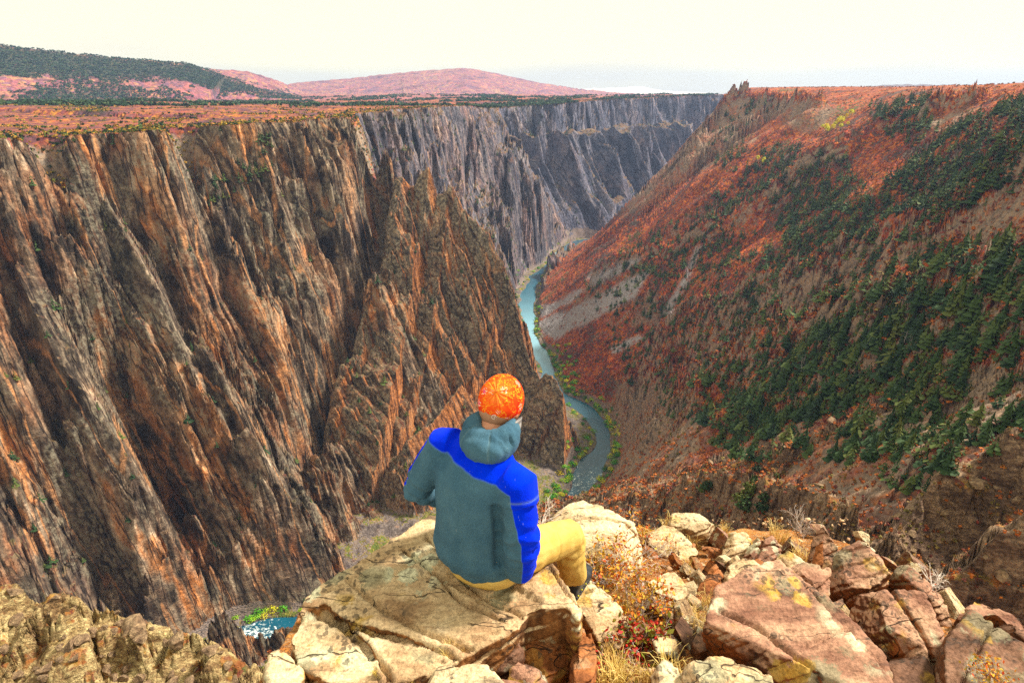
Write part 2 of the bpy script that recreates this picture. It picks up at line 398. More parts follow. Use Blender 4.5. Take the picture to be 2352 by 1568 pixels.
    for nm, (P, sl, sr, amp) in NEAR.items():
        lo = P[:, :2].min(0) - 160; hi = P[:, :2].max(0) + 160
        m = (x > lo[0]) & (x < hi[0]) & (y > lo[1]) & (y < hi[1])
        if not m.any(): continue
        xm, ym = x[m], y[m]
        dq, sq, zq, side = seg_dist(xm, ym, P, P[:, 2])
        st = np.where(side > 0, sl, sr)
        if detail:
            sc = amp
            dq = np.maximum(dq - sc * 1.4 * (ridged(sq / (6 * sc), dq / (24 * sc), 121, 3) - .45) * sstep(0, 3 * sc, dq), 0)
            zq = zq + sc * (0.9 * noise(sq / (5 * sc), sq * 0, 123) + .5 * noise(sq / (1.7 * sc), sq * 0, 125))
            zq = zq + sc * .9 * fbm(xm / (2.5 * sc), ym / (2.5 * sc), 127, 4) + sc * 1.5 * slabs(xm * .8 + ym * .6, ym * .8 - xm * .6, 3.1 * sc, 4.6 * sc, 271) + sc * .9 * slabs(xm * .7 - ym * .7, ym * .7 + xm * .7, 1.3 * sc, 2.1 * sc, 281) + sc * .42 * slabs(xm * .9 + ym * .43, ym * .9 - xm * .43, .55 * sc, 1.0 * sc, 285)
        zr_ = zq - st * dq
        if detail:
            zr_ = zr_ + .35 * sc * np.sin(2 * math.pi * (zr_ / (2.6 * sc) + 1.2 * noise(xm / (6 * sc), ym / (6 * sc), 129)))
        b = zr_ > z[m]
        t = z[m]; t[b] = zr_[b]; z[m] = t
        rg = region[m]; rg[b] = 5 if nm == 'left_spur' else 4; region[m] = rg
    # --- river corridor
    hw = 13 + 3.5 * noise(sv / 120, sv * 0, 131)
    bank = np.maximum(dv - hw, 0)
    tal = np.maximum(np.exp(-(((x - TAL[0]) / 75) ** 2 + ((y - TAL[1]) / 95) ** 2)), np.exp(-(((x - TAL2[0]) / 60) ** 2 + ((y - TAL2[1]) / 60) ** 2)))
    cap = ZR + 1.2 + bank * 0.16 + np.maximum(bank - 10 + fin * 0.8 * sstep(10, 45, bank) * (1 - tal), 0) * (2.6 - 2.1 * tal + 4.0 * RF * (1 - tal)) + 2.5 * fbm(x / 12, y / 12, 133, 3) * sstep(2, 14, bank)
    cap = np.where(dv < hw, ZR - 2.0, cap)
    FARB = 1.25 * sstep(1330, 1600, rr) * (rside < 0) * (~ins) * (rr < 4200)
    floor = np.minimum(cap, ZR + 1.5 + 0.25 * np.minimum(bank, 60) + FARB * np.minimum(np.maximum(bank - 8, 0), 230) * np.maximum(.75 + 1.5 * (ridged((FOL[0] * x + FOL[1] * y) / 130, bank / 400, 341, 2) - .45) + .35 * slabs(FOL[0] * x + FOL[1] * y, bank, 38, 90, 343), .15) + 2 * fbm(x / 14, y / 14, 135, 3))
    floor = np.where(FARB > 0, np.minimum(floor, -125 - 30 * fbm(x / 60, y / 60, 345, 2)), floor)
    b = (z < floor)
    z = np.where(b, floor, z); region = np.where(b, np.where((FARB > .1) & (bank > 22), 1, 6), region)
    b = z > cap
    z = np.where(b & ~(ins & (d < -30)), cap, z); region = np.where(b & (bank < 12), 6, region)
    # --- the viewer's own ledge
    m = rr < 60
    if m.any():
        dp = seg_dist(x[m], y[m], PROM, closed=True)[0]
        ip = inside(x[m], y[m], PROM)
        g = -2.25 - 0.5 * np.maximum(y[m] - 1.5, 0)
        g = np.where(ip, g, g - 2.4 * dp)
        if detail: g = g + 0.05 * fbm(x[m] / .35, y[m] / .35, 141, 4) + np.where(ip, 0, .5 * np.minimum(dp, 2) * fbm(x[m] / 1.6, y[m] / 1.6, 143, 3))
        # ground climbs to the right and behind
        t = z[m]; b = g > t; t[b] = g[b]; z[m] = t
        rg = region[m]; rg[b] = 7; region[m] = rg
    return z, region, dict(dv=dv, bank=bank, CS=CS, CD=CD, dR=d)

GULLY = []
def hit(u, v):
    d = ray(u, v); d = d / math.hypot(d[0], d[1])
    r = np.exp(np.linspace(math.log(200), math.log(5000), 2500))
    z, _, _ = height(d[0] * r, d[1] * r, False)
    k = np.nonzero(d[2] * r < z)[0]
    k = k[0] if len(k) else -1
    return (d[:2] * r[k])
GULLY_PX = [([(880, 400), (862, 520), (838, 640), (775, 790), (722, 890), (695, 960)], 85, 17), ([(100, 345), (165, 480), (150, 600)], 45, 10), ([(415, 300), (440, 400), (470, 520), (560, 700), (640, 830), (690, 930)], 60, 10),
 ([(545, 545), (580, 640), (600, 690)], 45, 5), ([(250, 830), (300, 940), (350, 1050), (405, 1180), (440, 1300), (470, 1400)], 60, 12), ([(0, 640), (50, 780), (110, 900)], 55, 10), ([(690, 400), (760, 560), (800, 650)], 36, 7),
 ([(300, 520), (380, 640), (430, 760), (520, 900)], 38, 7), ([(520, 900), (600, 1010), (640, 1060)], 30, 7), ([(1035, 480), (1060, 560), (1110, 680), (1150, 780)], 20, 5), ([(0, 1020), (120, 1150), (240, 1300), (300, 1400)], 34, 9),
 ([(700, 960), (770, 1060), (815, 1150)], 26, 8), ([(1015, 640), (1060, 760), (1120, 860), (1180, 930)], 18, 5), ([(840, 300), (900, 400), (960, 470)], 40, 14), ([(1140, 250), (1200, 330), (1260, 420), (1320, 500)], 60, 22)]
# spurs (negative depth) and ravines of the right-hand slope
GULLY_PX += [([(2420, 640), (2200, 720), (1950, 790), (1750, 850), (1560, 890), (1460, 905)], -30, 34), ([(2100, 560), (1950, 640), (1800, 700), (1640, 740), (1500, 790)], -24, 30), ([(1900, 400), (1750, 480), (1600, 560), (1450, 620), (1380, 660)], -26, 38), ([(2420, 430), (2280, 480), (2200, 525), (2120, 570)], -22, 20),
 ([(2420, 600), (2150, 640), (1950, 730), (1780, 790), (1600, 830), (1450, 840)], 22, 26), ([(2050, 500), (1900, 590), (1740, 650), (1600, 690), (1440, 740)], 20, 26), ([(1960, 330), (1820, 410), (1680, 490), (1540, 560), (1440, 580)], 20, 32), ([(2420, 880), (2200, 870), (2000, 900), (1800, 960), (1650, 1010)], 14, 18),
 ([(1570, 400), (1620, 320), (1660, 270), (1700, 240)], -26, 20), ([(1752, 268), (1810, 262), (1868, 272)], -26, 13), ([(2122, 290), (2160, 262), (2225, 246)], -18, 10), ([(1500, 880), (1545, 935), (1570, 1000)], -16, 16), ([(1440, 930), (1470, 980), (1480, 1040)], -14, 13), ([(1700, 243), (1760, 236), (1800, 234)], -14, 20)]
_g = [(np.array([hit(*p) for p in P]), dep, wd) for P, dep, wd in GULLY_PX]
GULLY = _g

def build_grid(na, nr, az0, az1, r0, r1):
    az = np.linspace(az0, az1, na)
    # coarse pass decides where along each sight line the samples go
    nac, nrc = max(60, na // 5), 900
    azc = np.linspace(az0, az1, nac); rc = np.exp(np.linspace(math.log(r0), math.log(r1), nrc))
    A, RR = np.meshgrid(azc, rc, indexing='ij')
    Z, _, _ = height(RR * np.sin(A), RR * np.cos(A), False)
    el = np.arctan2(Z, RR)
    run = np.maximum.accumulate(el, axis=1)
    vis = (el >= run - 0.006)
    de = np.abs(np.diff(el, axis=1)) * np.where(vis[:, 1:] | vis[:, :-1], 1.0, 0.12)
    w = de + np.diff(np.log(rc))[None, :] * 0.05
    ker = np.hanning(9); ker /= ker.sum()
    pad = np.pad(w, ((4, 4), (0, 0)), mode='edge')
    w = sum(ker[i] * pad[i:i + nac] for i in range(9))
    cum = np.concatenate([np.zeros((nac, 1)), np.cumsum(w, 1)], 1); cum /= cum[:, -1:]
    q = np.linspace(0, 1, nr)
    lr = np.log(rc)
    Rc = np.stack([np.interp(q, cum[i], lr) for i in range(nac)])
    Rf = np.empty((na, nr))
    for j in range(nr): Rf[:, j] = np.interp(az, azc, Rc[:, j])
    Rf = np.exp(Rf)
    X = Rf * np.sin(az)[:, None]; Y = Rf * np.cos(az)[:, None]
    return X, Y

NA, NR_ = 1700, 1050
GX, GY = build_grid(NA, NR_, R(-78), R(74), 0.6, 10900.0)
GZ = np.empty(GX.shape, np.float32); GREG = np.empty(GX.shape, np.int8)
GM = {k: np.empty(GX.shape, np.float32) for k in ('dv', 'bank', 'CS', 'CD', 'dR')}
for c in range(0, NA, 170):
    s = slice(c, c + 170)
    z_, r_, m_ = height(GX[s], GY[s])
    GZ[s] = z_; GREG[s] = r_
    for k in GM: GM[k][s] = m_[k]
# ------------------------------------------------------------------ node helpers and materials
class G:
    """small node-graph writer"""
    def __init__(s, name):
        s.m = bpy.data.materials.new(name); s.m.use_nodes = True
        s.t = s.m.node_tree; s.t.nodes.clear()
        s.out = s.t.nodes.new('ShaderNodeOutputMaterial')
        s.b = s.t.nodes.new('ShaderNodeBsdfPrincipled'); s.b.inputs['Roughness'].default_value = 0.9
        s.b.inputs['Specular IOR Level'].default_value = 0.25
        s.t.links.new(s.b.outputs[0], s.out.inputs['Surface'])
    def link(s, a, b): s.t.links.new(a, b)
    def _in(s, sock, v):
        if isinstance(v, (int, float)): sock.default_value = v
        elif isinstance(v, (tuple, list)):
            sock.default_value = tuple(v) + ((1.0,) if len(sock.default_value) == 4 and len(v) == 3 else ())
        else: s.link(v, sock)
    def obj(s): return s.t.nodes.new('ShaderNodeTexCoord').outputs['Object']
    def attr(s, name, vec=False):
        n = s.t.nodes.new('ShaderNodeAttribute'); n.attribute_name = name; return n.outputs['Vector' if vec else 'Fac']
    def scale(s, v, sc, loc=(0, 0, 0), rot=(0, 0, 0)):
        n = s.t.nodes.new('ShaderNodeMapping'); s.link(v, n.inputs['Vector'])
        n.inputs['Scale'].default_value = sc if isinstance(sc, (tuple, list)) else (sc,) * 3
        n.inputs['Location'].default_value = loc; n.inputs['Rotation'].default_value = rot; return n.outputs[0]
    def noise(s, v, sc=1.0, det=3.0, rough=0.55, dist=0.0, col=False):
        n = s.t.nodes.new('ShaderNodeTexNoise'); s.link(v, n.inputs['Vector'])
        n.inputs['Scale'].default_value = sc; n.inputs['Detail'].default_value = det; n.inputs['Roughness'].default_value = rough; n.inputs['Distortion'].default_value = dist
        return n.outputs['Color' if col else 'Fac']
    def voro(s, v, sc=1.0, feat='F1', out='Distance', rnd=1.0):
        n = s.t.nodes.new('ShaderNodeTexVoronoi'); n.feature = feat; s.link(v, n.inputs['Vector'])
        n.inputs['Scale'].default_value = sc; n.inputs['Randomness'].default_value = rnd; return n.outputs[out]
    def ramp(s, f, stops, interp='LINEAR'):
        n = s.t.nodes.new('ShaderNodeValToRGB'); n.color_ramp.interpolation = interp
        e = n.color_ramp.elements
        while len(e) < len(stops): e.new(0.5)
        for el, (p, c) in zip(e, stops):
            el.position = p
            el.color = (c, c, c, 1) if isinstance(c, (int, float)) else tuple(c) + (1,)
        s.link(f, n.inputs[0]); return n.outputs[0]
    def mix(s, f, a, b, mode='MIX'):
        n = s.t.nodes.new('ShaderNodeMix'); n.data_type = 'RGBA'; n.blend_type = mode
        s._in(n.inputs[0], f); s._in(n.inputs[6], a); s._in(n.inputs[7], b); return n.outputs[2]
    def math(s, op, a, b=0.0, clamp=False):
        n = s.t.nodes.new('ShaderNodeMath'); n.operation = op; n.use_clamp = clamp
        s._in(n.inputs[0], a); s._in(n.inputs[1], b); return n.outputs[0]
    def vadd(s, a, b, k=1.0):
        n = s.t.nodes.new('ShaderNodeVectorMath'); n.operation = 'MULTIPLY_ADD'
        s.link(b, n.inputs[0]); n.inputs[1].default_value = (k, k, k); s.link(a, n.inputs[2]); return n.outputs[0]
    def step(s, f, a, b):
        n = s.t.nodes.new('ShaderNodeMapRange'); n.interpolation_type = 'SMOOTHSTEP'
        s._in(n.inputs[0], f); n.inputs[1].default_value = a; n.inputs[2].default_value = b; return n.outputs[0]
    def sep(s, v, i):
        n = s.t.nodes.new('ShaderNodeSeparateXYZ'); s.link(v, n.inputs[0]); return n.outputs[i]
    def normz(s):
        n = s.t.nodes.new('ShaderNodeNewGeometry'); return s.sep(n.outputs['Normal'], 2)
    def bump(s, h, dist, strength=1.0, prev=None):
        n = s.t.nodes.new('ShaderNodeBump'); n.inputs['Distance'].default_value = dist; n.inputs['Strength'].default_value = strength
        s.link(h, n.inputs['Height'])
        if prev is not None: s.link(prev, n.inputs['Normal'])
        return n.outputs[0]
    def done(s, col=None, bump=None, rough=None):
        if col is not None: s._in(s.b.inputs['Base Color'], col)
        if bump is not None: s.link(bump, s.b.inputs['Normal'])
        if rough is not None: s._in(s.b.inputs['Roughness'], rough)
        return s.m

def rock_wall_mat(name, warm=1.0, lichen=0.5, sc=1.0, grey=0.0, aspect=False):  # grey: share of painted haze blue mixed into the rock
    g = G(name)
    o = g.obj(); w = g.scale(o, (1, 1, 1), rot=(0, 0, -math.atan2(FOL[1], FOL[0])))      # x: across the foliation, z: height
    wob = g.noise(o, 0.010, 2, col=True)
    wv = g.vadd(g.vadd(w, wob, 14.0), g.noise(o, .09, 2, col=True), 2.2)                                       # wall coordinate bent by noise
    s1 = g.noise(g.scale(wv, (.048 * sc, .010 * sc, .010 * sc)), 1.0, 4.0, .62)
    s2 = g.noise(g.scale(wv, (.165 * sc, .030 * sc, .030 * sc), (7, 0, 3)), 1.0, 4.0, .6)
    big = g.noise(g.scale(wv, (.016 * sc, .006 * sc, .006 * sc), (3, 0, 9)), 1.0, 3.0, .5)
    fine = g.noise(o, .22 * sc, 7, .68)
    hue = g.noise(g.scale(wv, (.022 * sc, .0055 * sc, .0055 * sc), (2, 8, 5)), 1.0, 3.5, .6)
    c = g.ramp(g.math('ADD', hue, g.math('MULTIPLY', g.math('SUBTRACT', s1, .5), .55)), [(.26, (.060, .040, .034)), (.36, (.15, .105, .075)), (.43, (.25, .200, .145)), (.48, (.145, .090, .058)), (.54, (.27, .215, .155)), (.60, (.34, .135, .040)), (.66, (.50, .31, .18)), (.74, (.22, .165, .12)), (.84, (.075, .05, .042))])
    lum = g.ramp(s2, [(.30, .10), (.42, .50), (.52, .95), (.60, 1.6), (.68, 2.3), (.78, .8)])
    lum2 = g.ramp(s1, [(.28, .30), (.45, .85), (.60, 1.35), (.70, 1.7)])
    c = g.mix(1.0, g.mix(1.0, c, lum, 'MULTIPLY'), lum2, 'MULTIPLY')
    # iron-stained panels
    om = g.math('MULTIPLY', g.step(big, .50, .60), g.step(s2, .40, .62))
    c = g.mix(g.math('MULTIPLY', om, .55 * warm), c, (.42, .135, .028))
    pk = g.math('MULTIPLY', g.step(g.noise(g.scale(wv, (.02, .006, .006), (13, 0, 1)), 1.0, 2.0), .55, .64), g.step(s1, .45, .6))
    c = g.mix(g.math('MULTIPLY', pk, .7), c, (.52, .30, .17))
    # grey-green lichen on weathered faces
    lm = g.math('MULTIPLY', g.step(g.noise(o, .018, 3), .47, .58), g.step(fine, .42, .60))
    c = g.mix(g.math('MULTIPLY', lm, lichen), c, (.21, .195, .145))
    # pale dikes running down the wall
    dk = g.noise(g.scale(wv, (.026 * sc, .0034 * sc, .0034 * sc), (31, 0, 2)), 1.0, 2.5, .5)
    dl = g.math('SUBTRACT', 1.0, g.step(g.math('ABSOLUTE', g.math('SUBTRACT', dk, .5)), .004, .013))
    c = g.mix(g.math('MULTIPLY', dl, .8), c, g.mix(fine, (.50, .30, .17), (.58, .24, .07)))
    # a second, crossing set of pale dikes
    d2 = g.noise(g.scale(g.vadd(o, g.noise(o, .02, 2, col=True), 22.0), (.006, .006, .017), rot=(.55, -.5, .3)), 1.0, 2.0, .5)
    dl2 = g.math('SUBTRACT', 1.0, g.step(g.math('ABSOLUTE', g.math('SUBTRACT', d2, .52)), .003, .009))
    c = g.mix(g.math('MULTIPLY', dl2, .22), c, (.50, .34, .21))
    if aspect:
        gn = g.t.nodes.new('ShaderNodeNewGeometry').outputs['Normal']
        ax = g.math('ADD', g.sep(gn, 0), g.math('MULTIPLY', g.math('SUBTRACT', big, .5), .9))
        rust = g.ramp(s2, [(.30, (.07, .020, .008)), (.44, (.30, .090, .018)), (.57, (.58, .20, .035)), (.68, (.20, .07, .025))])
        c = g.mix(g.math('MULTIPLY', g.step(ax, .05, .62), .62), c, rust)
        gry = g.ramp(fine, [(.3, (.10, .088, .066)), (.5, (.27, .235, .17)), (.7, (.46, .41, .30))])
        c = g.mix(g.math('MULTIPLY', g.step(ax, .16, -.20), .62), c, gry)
    if grey: c = g.mix(grey, c, g.ramp(g.math('ADD', g.math('MULTIPLY', s1, .5), g.math('MULTIPLY', s2, .5)), [(.30, (.020, .025, .048)), (.44, (.080, .095, .165)), (.54, (.155, .170, .26)), (.66, (.30, .29, .34)), (.76, (.11, .12, .185))]))  # bluish grey: distance haze painted into the rock colour
    # dark joints
    jn = g.noise(g.scale(wv, (.11 * sc, .009 * sc, .009 * sc), (5, 0, 77)), 1.0, 3, .5)
    jl = g.math('SUBTRACT', 1.0, g.step(g.math('ABSOLUTE', g.math('SUBTRACT', jn, .5)), .004, .022))
    c = g.mix(g.math('MULTIPLY', jl, .75), c, (.022, .013, .012))
    c = g.mix(g.step(fine, .35, .70), g.mix(1.0, c, (.45, .43, .43), 'MULTIPLY'), g.mix(1.0, c, (1.25, 1.2, 1.14), 'MULTIPLY'))
    # brush and soil on the flat treads
    nz = g.math('ADD', g.normz(), g.math('MULTIPLY', g.math('SUBTRACT', fine, .5), .5))
    sb = g.ramp(g.voro(o, .28, 'F1', 'Color'), [(.2, (.12, .045, .03)), (.45, (.16, .10, .055)), (.6, (.22, .15, .09)), (.8, (.09, .075, .025)), (.9, (.25, .09, .03))])
    c = g.mix(g.step(nz, .66, .86), c, sb)
    h = g.math('ADD', g.math('MULTIPLY', s2, 1.2), g.noise(o, .35 * sc, 6, .65))
    h2 = g.math('SUBTRACT', h, g.math('MULTIPLY', jl, .5))
    return g.done(c, g.bump(h2, 3.2 / sc, 0.9), .92)

def scrub_mat(name, pal, cell, patch, rock=(.24, .19, .15), rock_lo=.78, rock_amt=1.0, stretch=(1, 1, 1), green=None, bumpd=1.0):
    """brush-covered ground: individual bushes, drifts of colour, bare rock on the steep bits"""
    g = G(name)
    o = g.obj()
    ob = g.vadd(o, g.noise(o, .05, 3, col=True), 10.0)
    p = g.noise(g.scale(ob, stretch), 1.0 / patch, 4, .6)
    cellc = g.sep(g.voro(o, 1.0 / cell, 'F1', 'Color'), 0)
    dist = g.voro(o, 1.0 / cell, 'F1', 'Distance')
    f = g.math('ADD', g.math('MULTIPLY', g.math('SUBTRACT', p, .5), 2.5), g.math('ADD', g.math('MULTIPLY', g.math('SUBTRACT', cellc, .5), .50), .5))
    c = g.ramp(f, pal)
    mid = g.noise(o, 1.0 / (cell * 5), 4, .6)
    c = g.mix(g.step(mid, .56, .70), c, g.mix(1.0, c, (1.7, 1.35, 1.1), 'MULTIPLY'))
    c = g.mix(g.step(mid, .46, .32), c, g.mix(1.0, c, (.45, .42, .5), 'MULTIPLY'))
    fine = g.noise(o, 2.2 / cell, 5, .7)
    c = g.mix(g.step(fine, .3, .75), g.mix(1.0, c, (.42, .42, .42), 'MULTIPLY'), g.mix(1.0, c, (1.15, 1.12, 1.08), 'MULTIPLY'))
    m = g.attr('mask', True)                                        # x: bare rock, y: scree, z: dark wood
    rk = g.math('ADD', g.math('MULTIPLY', g.sep(m, 0), 1.0), g.step(g.math('ADD', g.normz(), g.math('MULTIPLY', g.math('SUBTRACT', fine, .5), .35)), rock_lo, rock_lo - .18), True)
    rkc = g.ramp(g.noise(o, .9 / cell, 6, .7), [(.3, (rock[0] * .25, rock[1] * .25, rock[2] * .25)), (.48, rock), (.6, (rock[0] * 1.5, rock[1] * 1.35, rock[2] * 1.15)), (.7, (rock[0] * .8, rock[1] * .6, rock[2] * .45))])
    c = g.mix(g.math('MULTIPLY', rk, rock_amt), c, rkc)
    sc = g.math('MULTIPLY', g.sep(m, 1), g.step(g.noise(o, .1, 4), .30, .48))
    c = g.mix(sc, c, g.ramp(g.noise(o, .5, 5, .7), [(.3, (.22, .195, .205)), (.55, (.36, .33, .335)), (.75, (.50, .47, .46))]))
    gm = g.math('MULTIPLY', g.sep(m, 2), g.step(g.math('ADD', g.noise(o, 1.4 / cell, 3), g.math('MULTIPLY', g.math('SUBTRACT', g.sep(m, 2), .5), .3)), .36, .46))
    c = g.mix(gm, c, g.ramp(fine, [(.3, (.008, .020, .010)), (.6, (.022, .050, .018)), (.8, (.06, .085, .03))]))
    dome = g.math('MULTIPLY', g.math('SUBTRACT', 1.0, dist), 1.0)
    h = g.math('ADD', g.math('MULTIPLY', dome, 1.0), g.math('MULTIPLY', fine, .8))
    return g.done(c, g.bump(h, cell * .45 * bumpd, .9), .95)

MAT = {}
MAT['wall'] = rock_wall_mat('canyon_rock', 1.0, .75)
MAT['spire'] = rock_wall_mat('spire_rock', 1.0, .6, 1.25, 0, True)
MAT['midwall'] = rock_wall_mat('canyon_rock_mid_haze', .8, .4, .8, .58)  # some haze blue painted into the middle-distance rock
MAT['farwall'] = rock_wall_mat('canyon_rock_far_haze', .3, .3, .6, .85)  # farthest rock: most of its colour is painted haze blue
MAT['slope'] = scrub_mat('slope_scrub', [(.12, (.13, .095, .075)), (.26, (.15, .06, .045)), (.40, (.24, .036, .024)), (.50, (.42, .085, .020)), (.60, (.64, .20, .018)), (.70, (.40, .075, .038)), (.82, (.32, .125, .105)), (.93, (.17, .14, .045))], 3.4, 85, (.25, .18, .135), .58)
MAT['spur'] = scrub_mat('spur_scrub', [(.12, (.12, .06, .03)), (.35, (.20, .12, .07)), (.52, (.34, .22, .12)), (.64, (.40, .15, .03)), (.76, (.16, .10, .03)), (.9, (.25, .05, .02))], 1.2, 16, (.32, .225, .13), .93, bumpd=1.0)
def crag_mat(name, pal, sc=1.0, brush=.5):
    g = G(name); o = g.obj()
    ob = g.vadd(o, g.noise(o, .5 * sc, 3, col=True), 1.2 / sc)
    big = g.noise(ob, .22 * sc, 5, .65); mid = g.noise(g.scale(ob, (.5 * sc, 1.6 * sc, 2.2 * sc), rot=(.3, .2, .6)), 1.0, 5, .65); fine = g.noise(o, 5.0 * sc, 6, .7)
    c = g.ramp(g.math('ADD', g.math('MULTIPLY', big, .5), g.math('MULTIPLY', mid, .5)), pal)
    ed = g.voro(g.scale(ob, (.55 * sc, .9 * sc, 1.4 * sc), rot=(.3, .2, .6)), 1.0, 'DISTANCE_TO_EDGE')
    cr_ = g.math('SUBTRACT', 1.0, g.step(ed, .01, .07))
    c = g.mix(g.math('MULTIPLY', cr_, .0), c, (.03, .02, .016))
    c = g.mix(g.step(fine, .3, .72), g.mix(1.0, c, (.5, .5, .5), 'MULTIPLY'), g.mix(1.0, c, (1.45, 1.4, 1.3), 'MULTIPLY'))
    st = g.math('ADD', g.normz(), g.math('MULTIPLY', g.math('SUBTRACT', fine, .5), .4))
    b = g.math('MULTIPLY', g.step(g.noise(o, .35 * sc, 4), .52, .60), g.step(st, .45, .7))
    c = g.mix(g.math('MULTIPLY', b, brush), c, g.ramp(g.voro(o, 1.6 * sc, 'F1', 'Color'), [(.2, (.16, .03, .02)), (.4, (.36, .12, .02)), (.6, (.14, .10, .03)), (.8, (.42, .20, .03)), (.9, (.06, .08, .02))]))
    h = g.math('ADD', g.math('MULTIPLY', mid, 1.3), g.math('SUBTRACT', g.math('MULTIPLY', fine, .35), g.math('MULTIPLY', cr_, .0)))
    return g.done(c, g.bump(h, .7 / sc, .9), .92)
MAT['spur'] = crag_mat('spur_rock', [(.34, (.025, .015, .011)), (.44, (.12, .072, .050)), (.52, (.23, .15, .10)), (.60, (.42, .29, .19)), (.67, (.36, .13, .04)), (.76, (.12, .07, .05))], .45, .8)
MAT['ridge'] = crag_mat('near_ridge_rock', [(.34, (.03, .018, .010)), (.44, (.20, .12, .055)), (.52, (.42, .31, .15)), (.60, (.64, .52, .27)), (.67, (.44, .19, .04)), (.75, (.20, .12, .06))], 1.5, .8)
MAT['plateau'] = scrub_mat('plateau_scrub', [(.14, (.13, .055, .075)), (.28, (.23, .085, .085)), (.40, (.22, .055, .070)), (.50, (.36, .11, .055)), (.58, (.56, .25, .03)), (.65, (.48, .13, .03)), (.76, (.26, .060, .080)), (.9, (.30, .10, .08))], 7.0, 120, stretch=(1, 1, 1), rock_lo=.5)
MAT['hill'] = scrub_mat('hill_scrub', [(.12, (.22, .10, .16)), (.30, (.38, .15, .15)), (.44, (.40, .115, .155)), (.55, (.56, .29, .13)), (.64, (.46, .14, .15)), (.78, (.28, .12, .20)), (.92, (.50, .26, .16))], 26.0, 420, (.34, .24, .2), .3)
MAT['bank'] = scrub_mat('bank_gravel', [(.15, (.13, .105, .095)), (.35, (.20, .165, .155)), (.5, (.27, .225, .205)), (.62, (.20, .14, .07)), (.72, (.26, .23, .05)), (.85, (.12, .16, .03))], 1.8, 24, (.23, .185, .17), .7)
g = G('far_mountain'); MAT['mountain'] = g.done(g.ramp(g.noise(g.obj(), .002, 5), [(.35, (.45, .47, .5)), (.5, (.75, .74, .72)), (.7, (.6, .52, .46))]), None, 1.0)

# ledge soil: orange grus with chips of stone
g = G('ledge_soil'); o = g.obj()
o2 = g.vadd(o, g.noise(o, 30, 3, col=True), .03); chip = g.voro(o2, 60, 'F1', 'Color'); chd = g.voro(o2, 60, 'DISTANCE_TO_EDGE')
c = g.ramp(g.noise(o, 3.5, 6, .7), [(.3, (.09, .03, .010)), (.48, (.34, .12, .025)), (.62, (.52, .24, .06)), (.8, (.55, .36, .15))])
c = g.mix(g.math('MULTIPLY', g.step(g.sep(chip, 0), .62, .72), .6), c, g.ramp(g.sep(chip, 1), [(.2, (.22, .13, .08)), (.6, (.40, .25, .13)), (.9, (.55, .38, .22))]))
MAT['soil'] = g.done(c, g.bump(g.math('ADD', g.step(chd, 0, .12), g.noise(o, 30, 5)), .02, .8), .95)

# water: deep teal, white where it breaks, one stretch painted pale for the sky's reflection
g = G('river_water'); o = g.obj()
rap = g.attr('rapid_sheen')
fl = g.noise(g.vadd(o, g.noise(o, .10, 2, col=True), 9.0), .30, 6, .75)
wv = g.noise(o, .35, 5, .65)
fo = g.step(g.math('ADD', fl, g.math('MULTIPLY', g.math('SUBTRACT', rap, .5), .42)), .58, .70)
wc = g.mix(g.attr('pale'), g.ramp(g.noise(o, .02, 3), [(.3, (.004, .045, .080)), (.7, (.008, .095, .155))]), (.24, .46, .56))  # pale: sky's reflection painted into the base colour
c = g.mix(fo, wc, (.72, .84, .84))
g.b.inputs['Specular IOR Level'].default_value = .5
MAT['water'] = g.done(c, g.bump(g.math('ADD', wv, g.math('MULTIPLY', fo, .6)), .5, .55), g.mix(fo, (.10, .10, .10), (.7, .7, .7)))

# ------------------------------------------------------------------ masks on the terrain and its split into parts of the land
PU, PV = proj(GX, GY, GZ)
def pic_poly(P, soft=14, seed=0, PU=None, PV=None, X=None, Y=None, k=40):
    """which ground lies behind a patch seen in the picture, with a ragged edge"""
    PU = globals()['PU'] if PU is None else PU; PV = globals()['PV'] if PV is None else PV
    X = GX if X is None else X; Y = GY if Y is None else Y
    P = np.array(P, float)
    u = PU + soft * 1.6 * fbm(X / k, Y / k, 301 + seed, 3); v = PV + soft * 1.6 * fbm(X / k + 9, Y / k, 302 + seed, 3)
    lo = P.min(0) - 3 * soft; hi = P.max(0) + 3 * soft
    m = (u > lo[0]) & (u < hi[0]) & (v > lo[1]) & (v < hi[1])
    out = np.zeros(PU.shape, np.float32)
    if m.any():
        dd, _, _, _ = seg_dist(u[m].astype(np.float32), v[m].astype(np.float32), P, closed=True)
        ii = inside(u[m], v[m], P)
        out[m] = sstep(-soft, soft, np.where(ii, dd, -dd))
    return out
GRR = np.hypot(GX, GY)
scree = np.maximum.reduce([pic_poly(p, 6, i) * (GREG == 3) for i, p in enumerate([
    [(1225, 705), (1290, 690), (1330, 660), (1345, 668), (1300, 700), (1240, 730)], [(1228, 742), (1330, 700), (1420, 650), (1500, 620), (1450, 690), (1340, 745), (1270, 785)],
    [(1345, 640), (1420, 605), (1480, 585), (1440, 620), (1370, 655)], [(1520, 720), (1570, 640), (1600, 560), (1612, 566), (1580, 650), (1535, 725)], [(1400, 800), (1470, 770), (1480, 780), (1410, 812)]])])
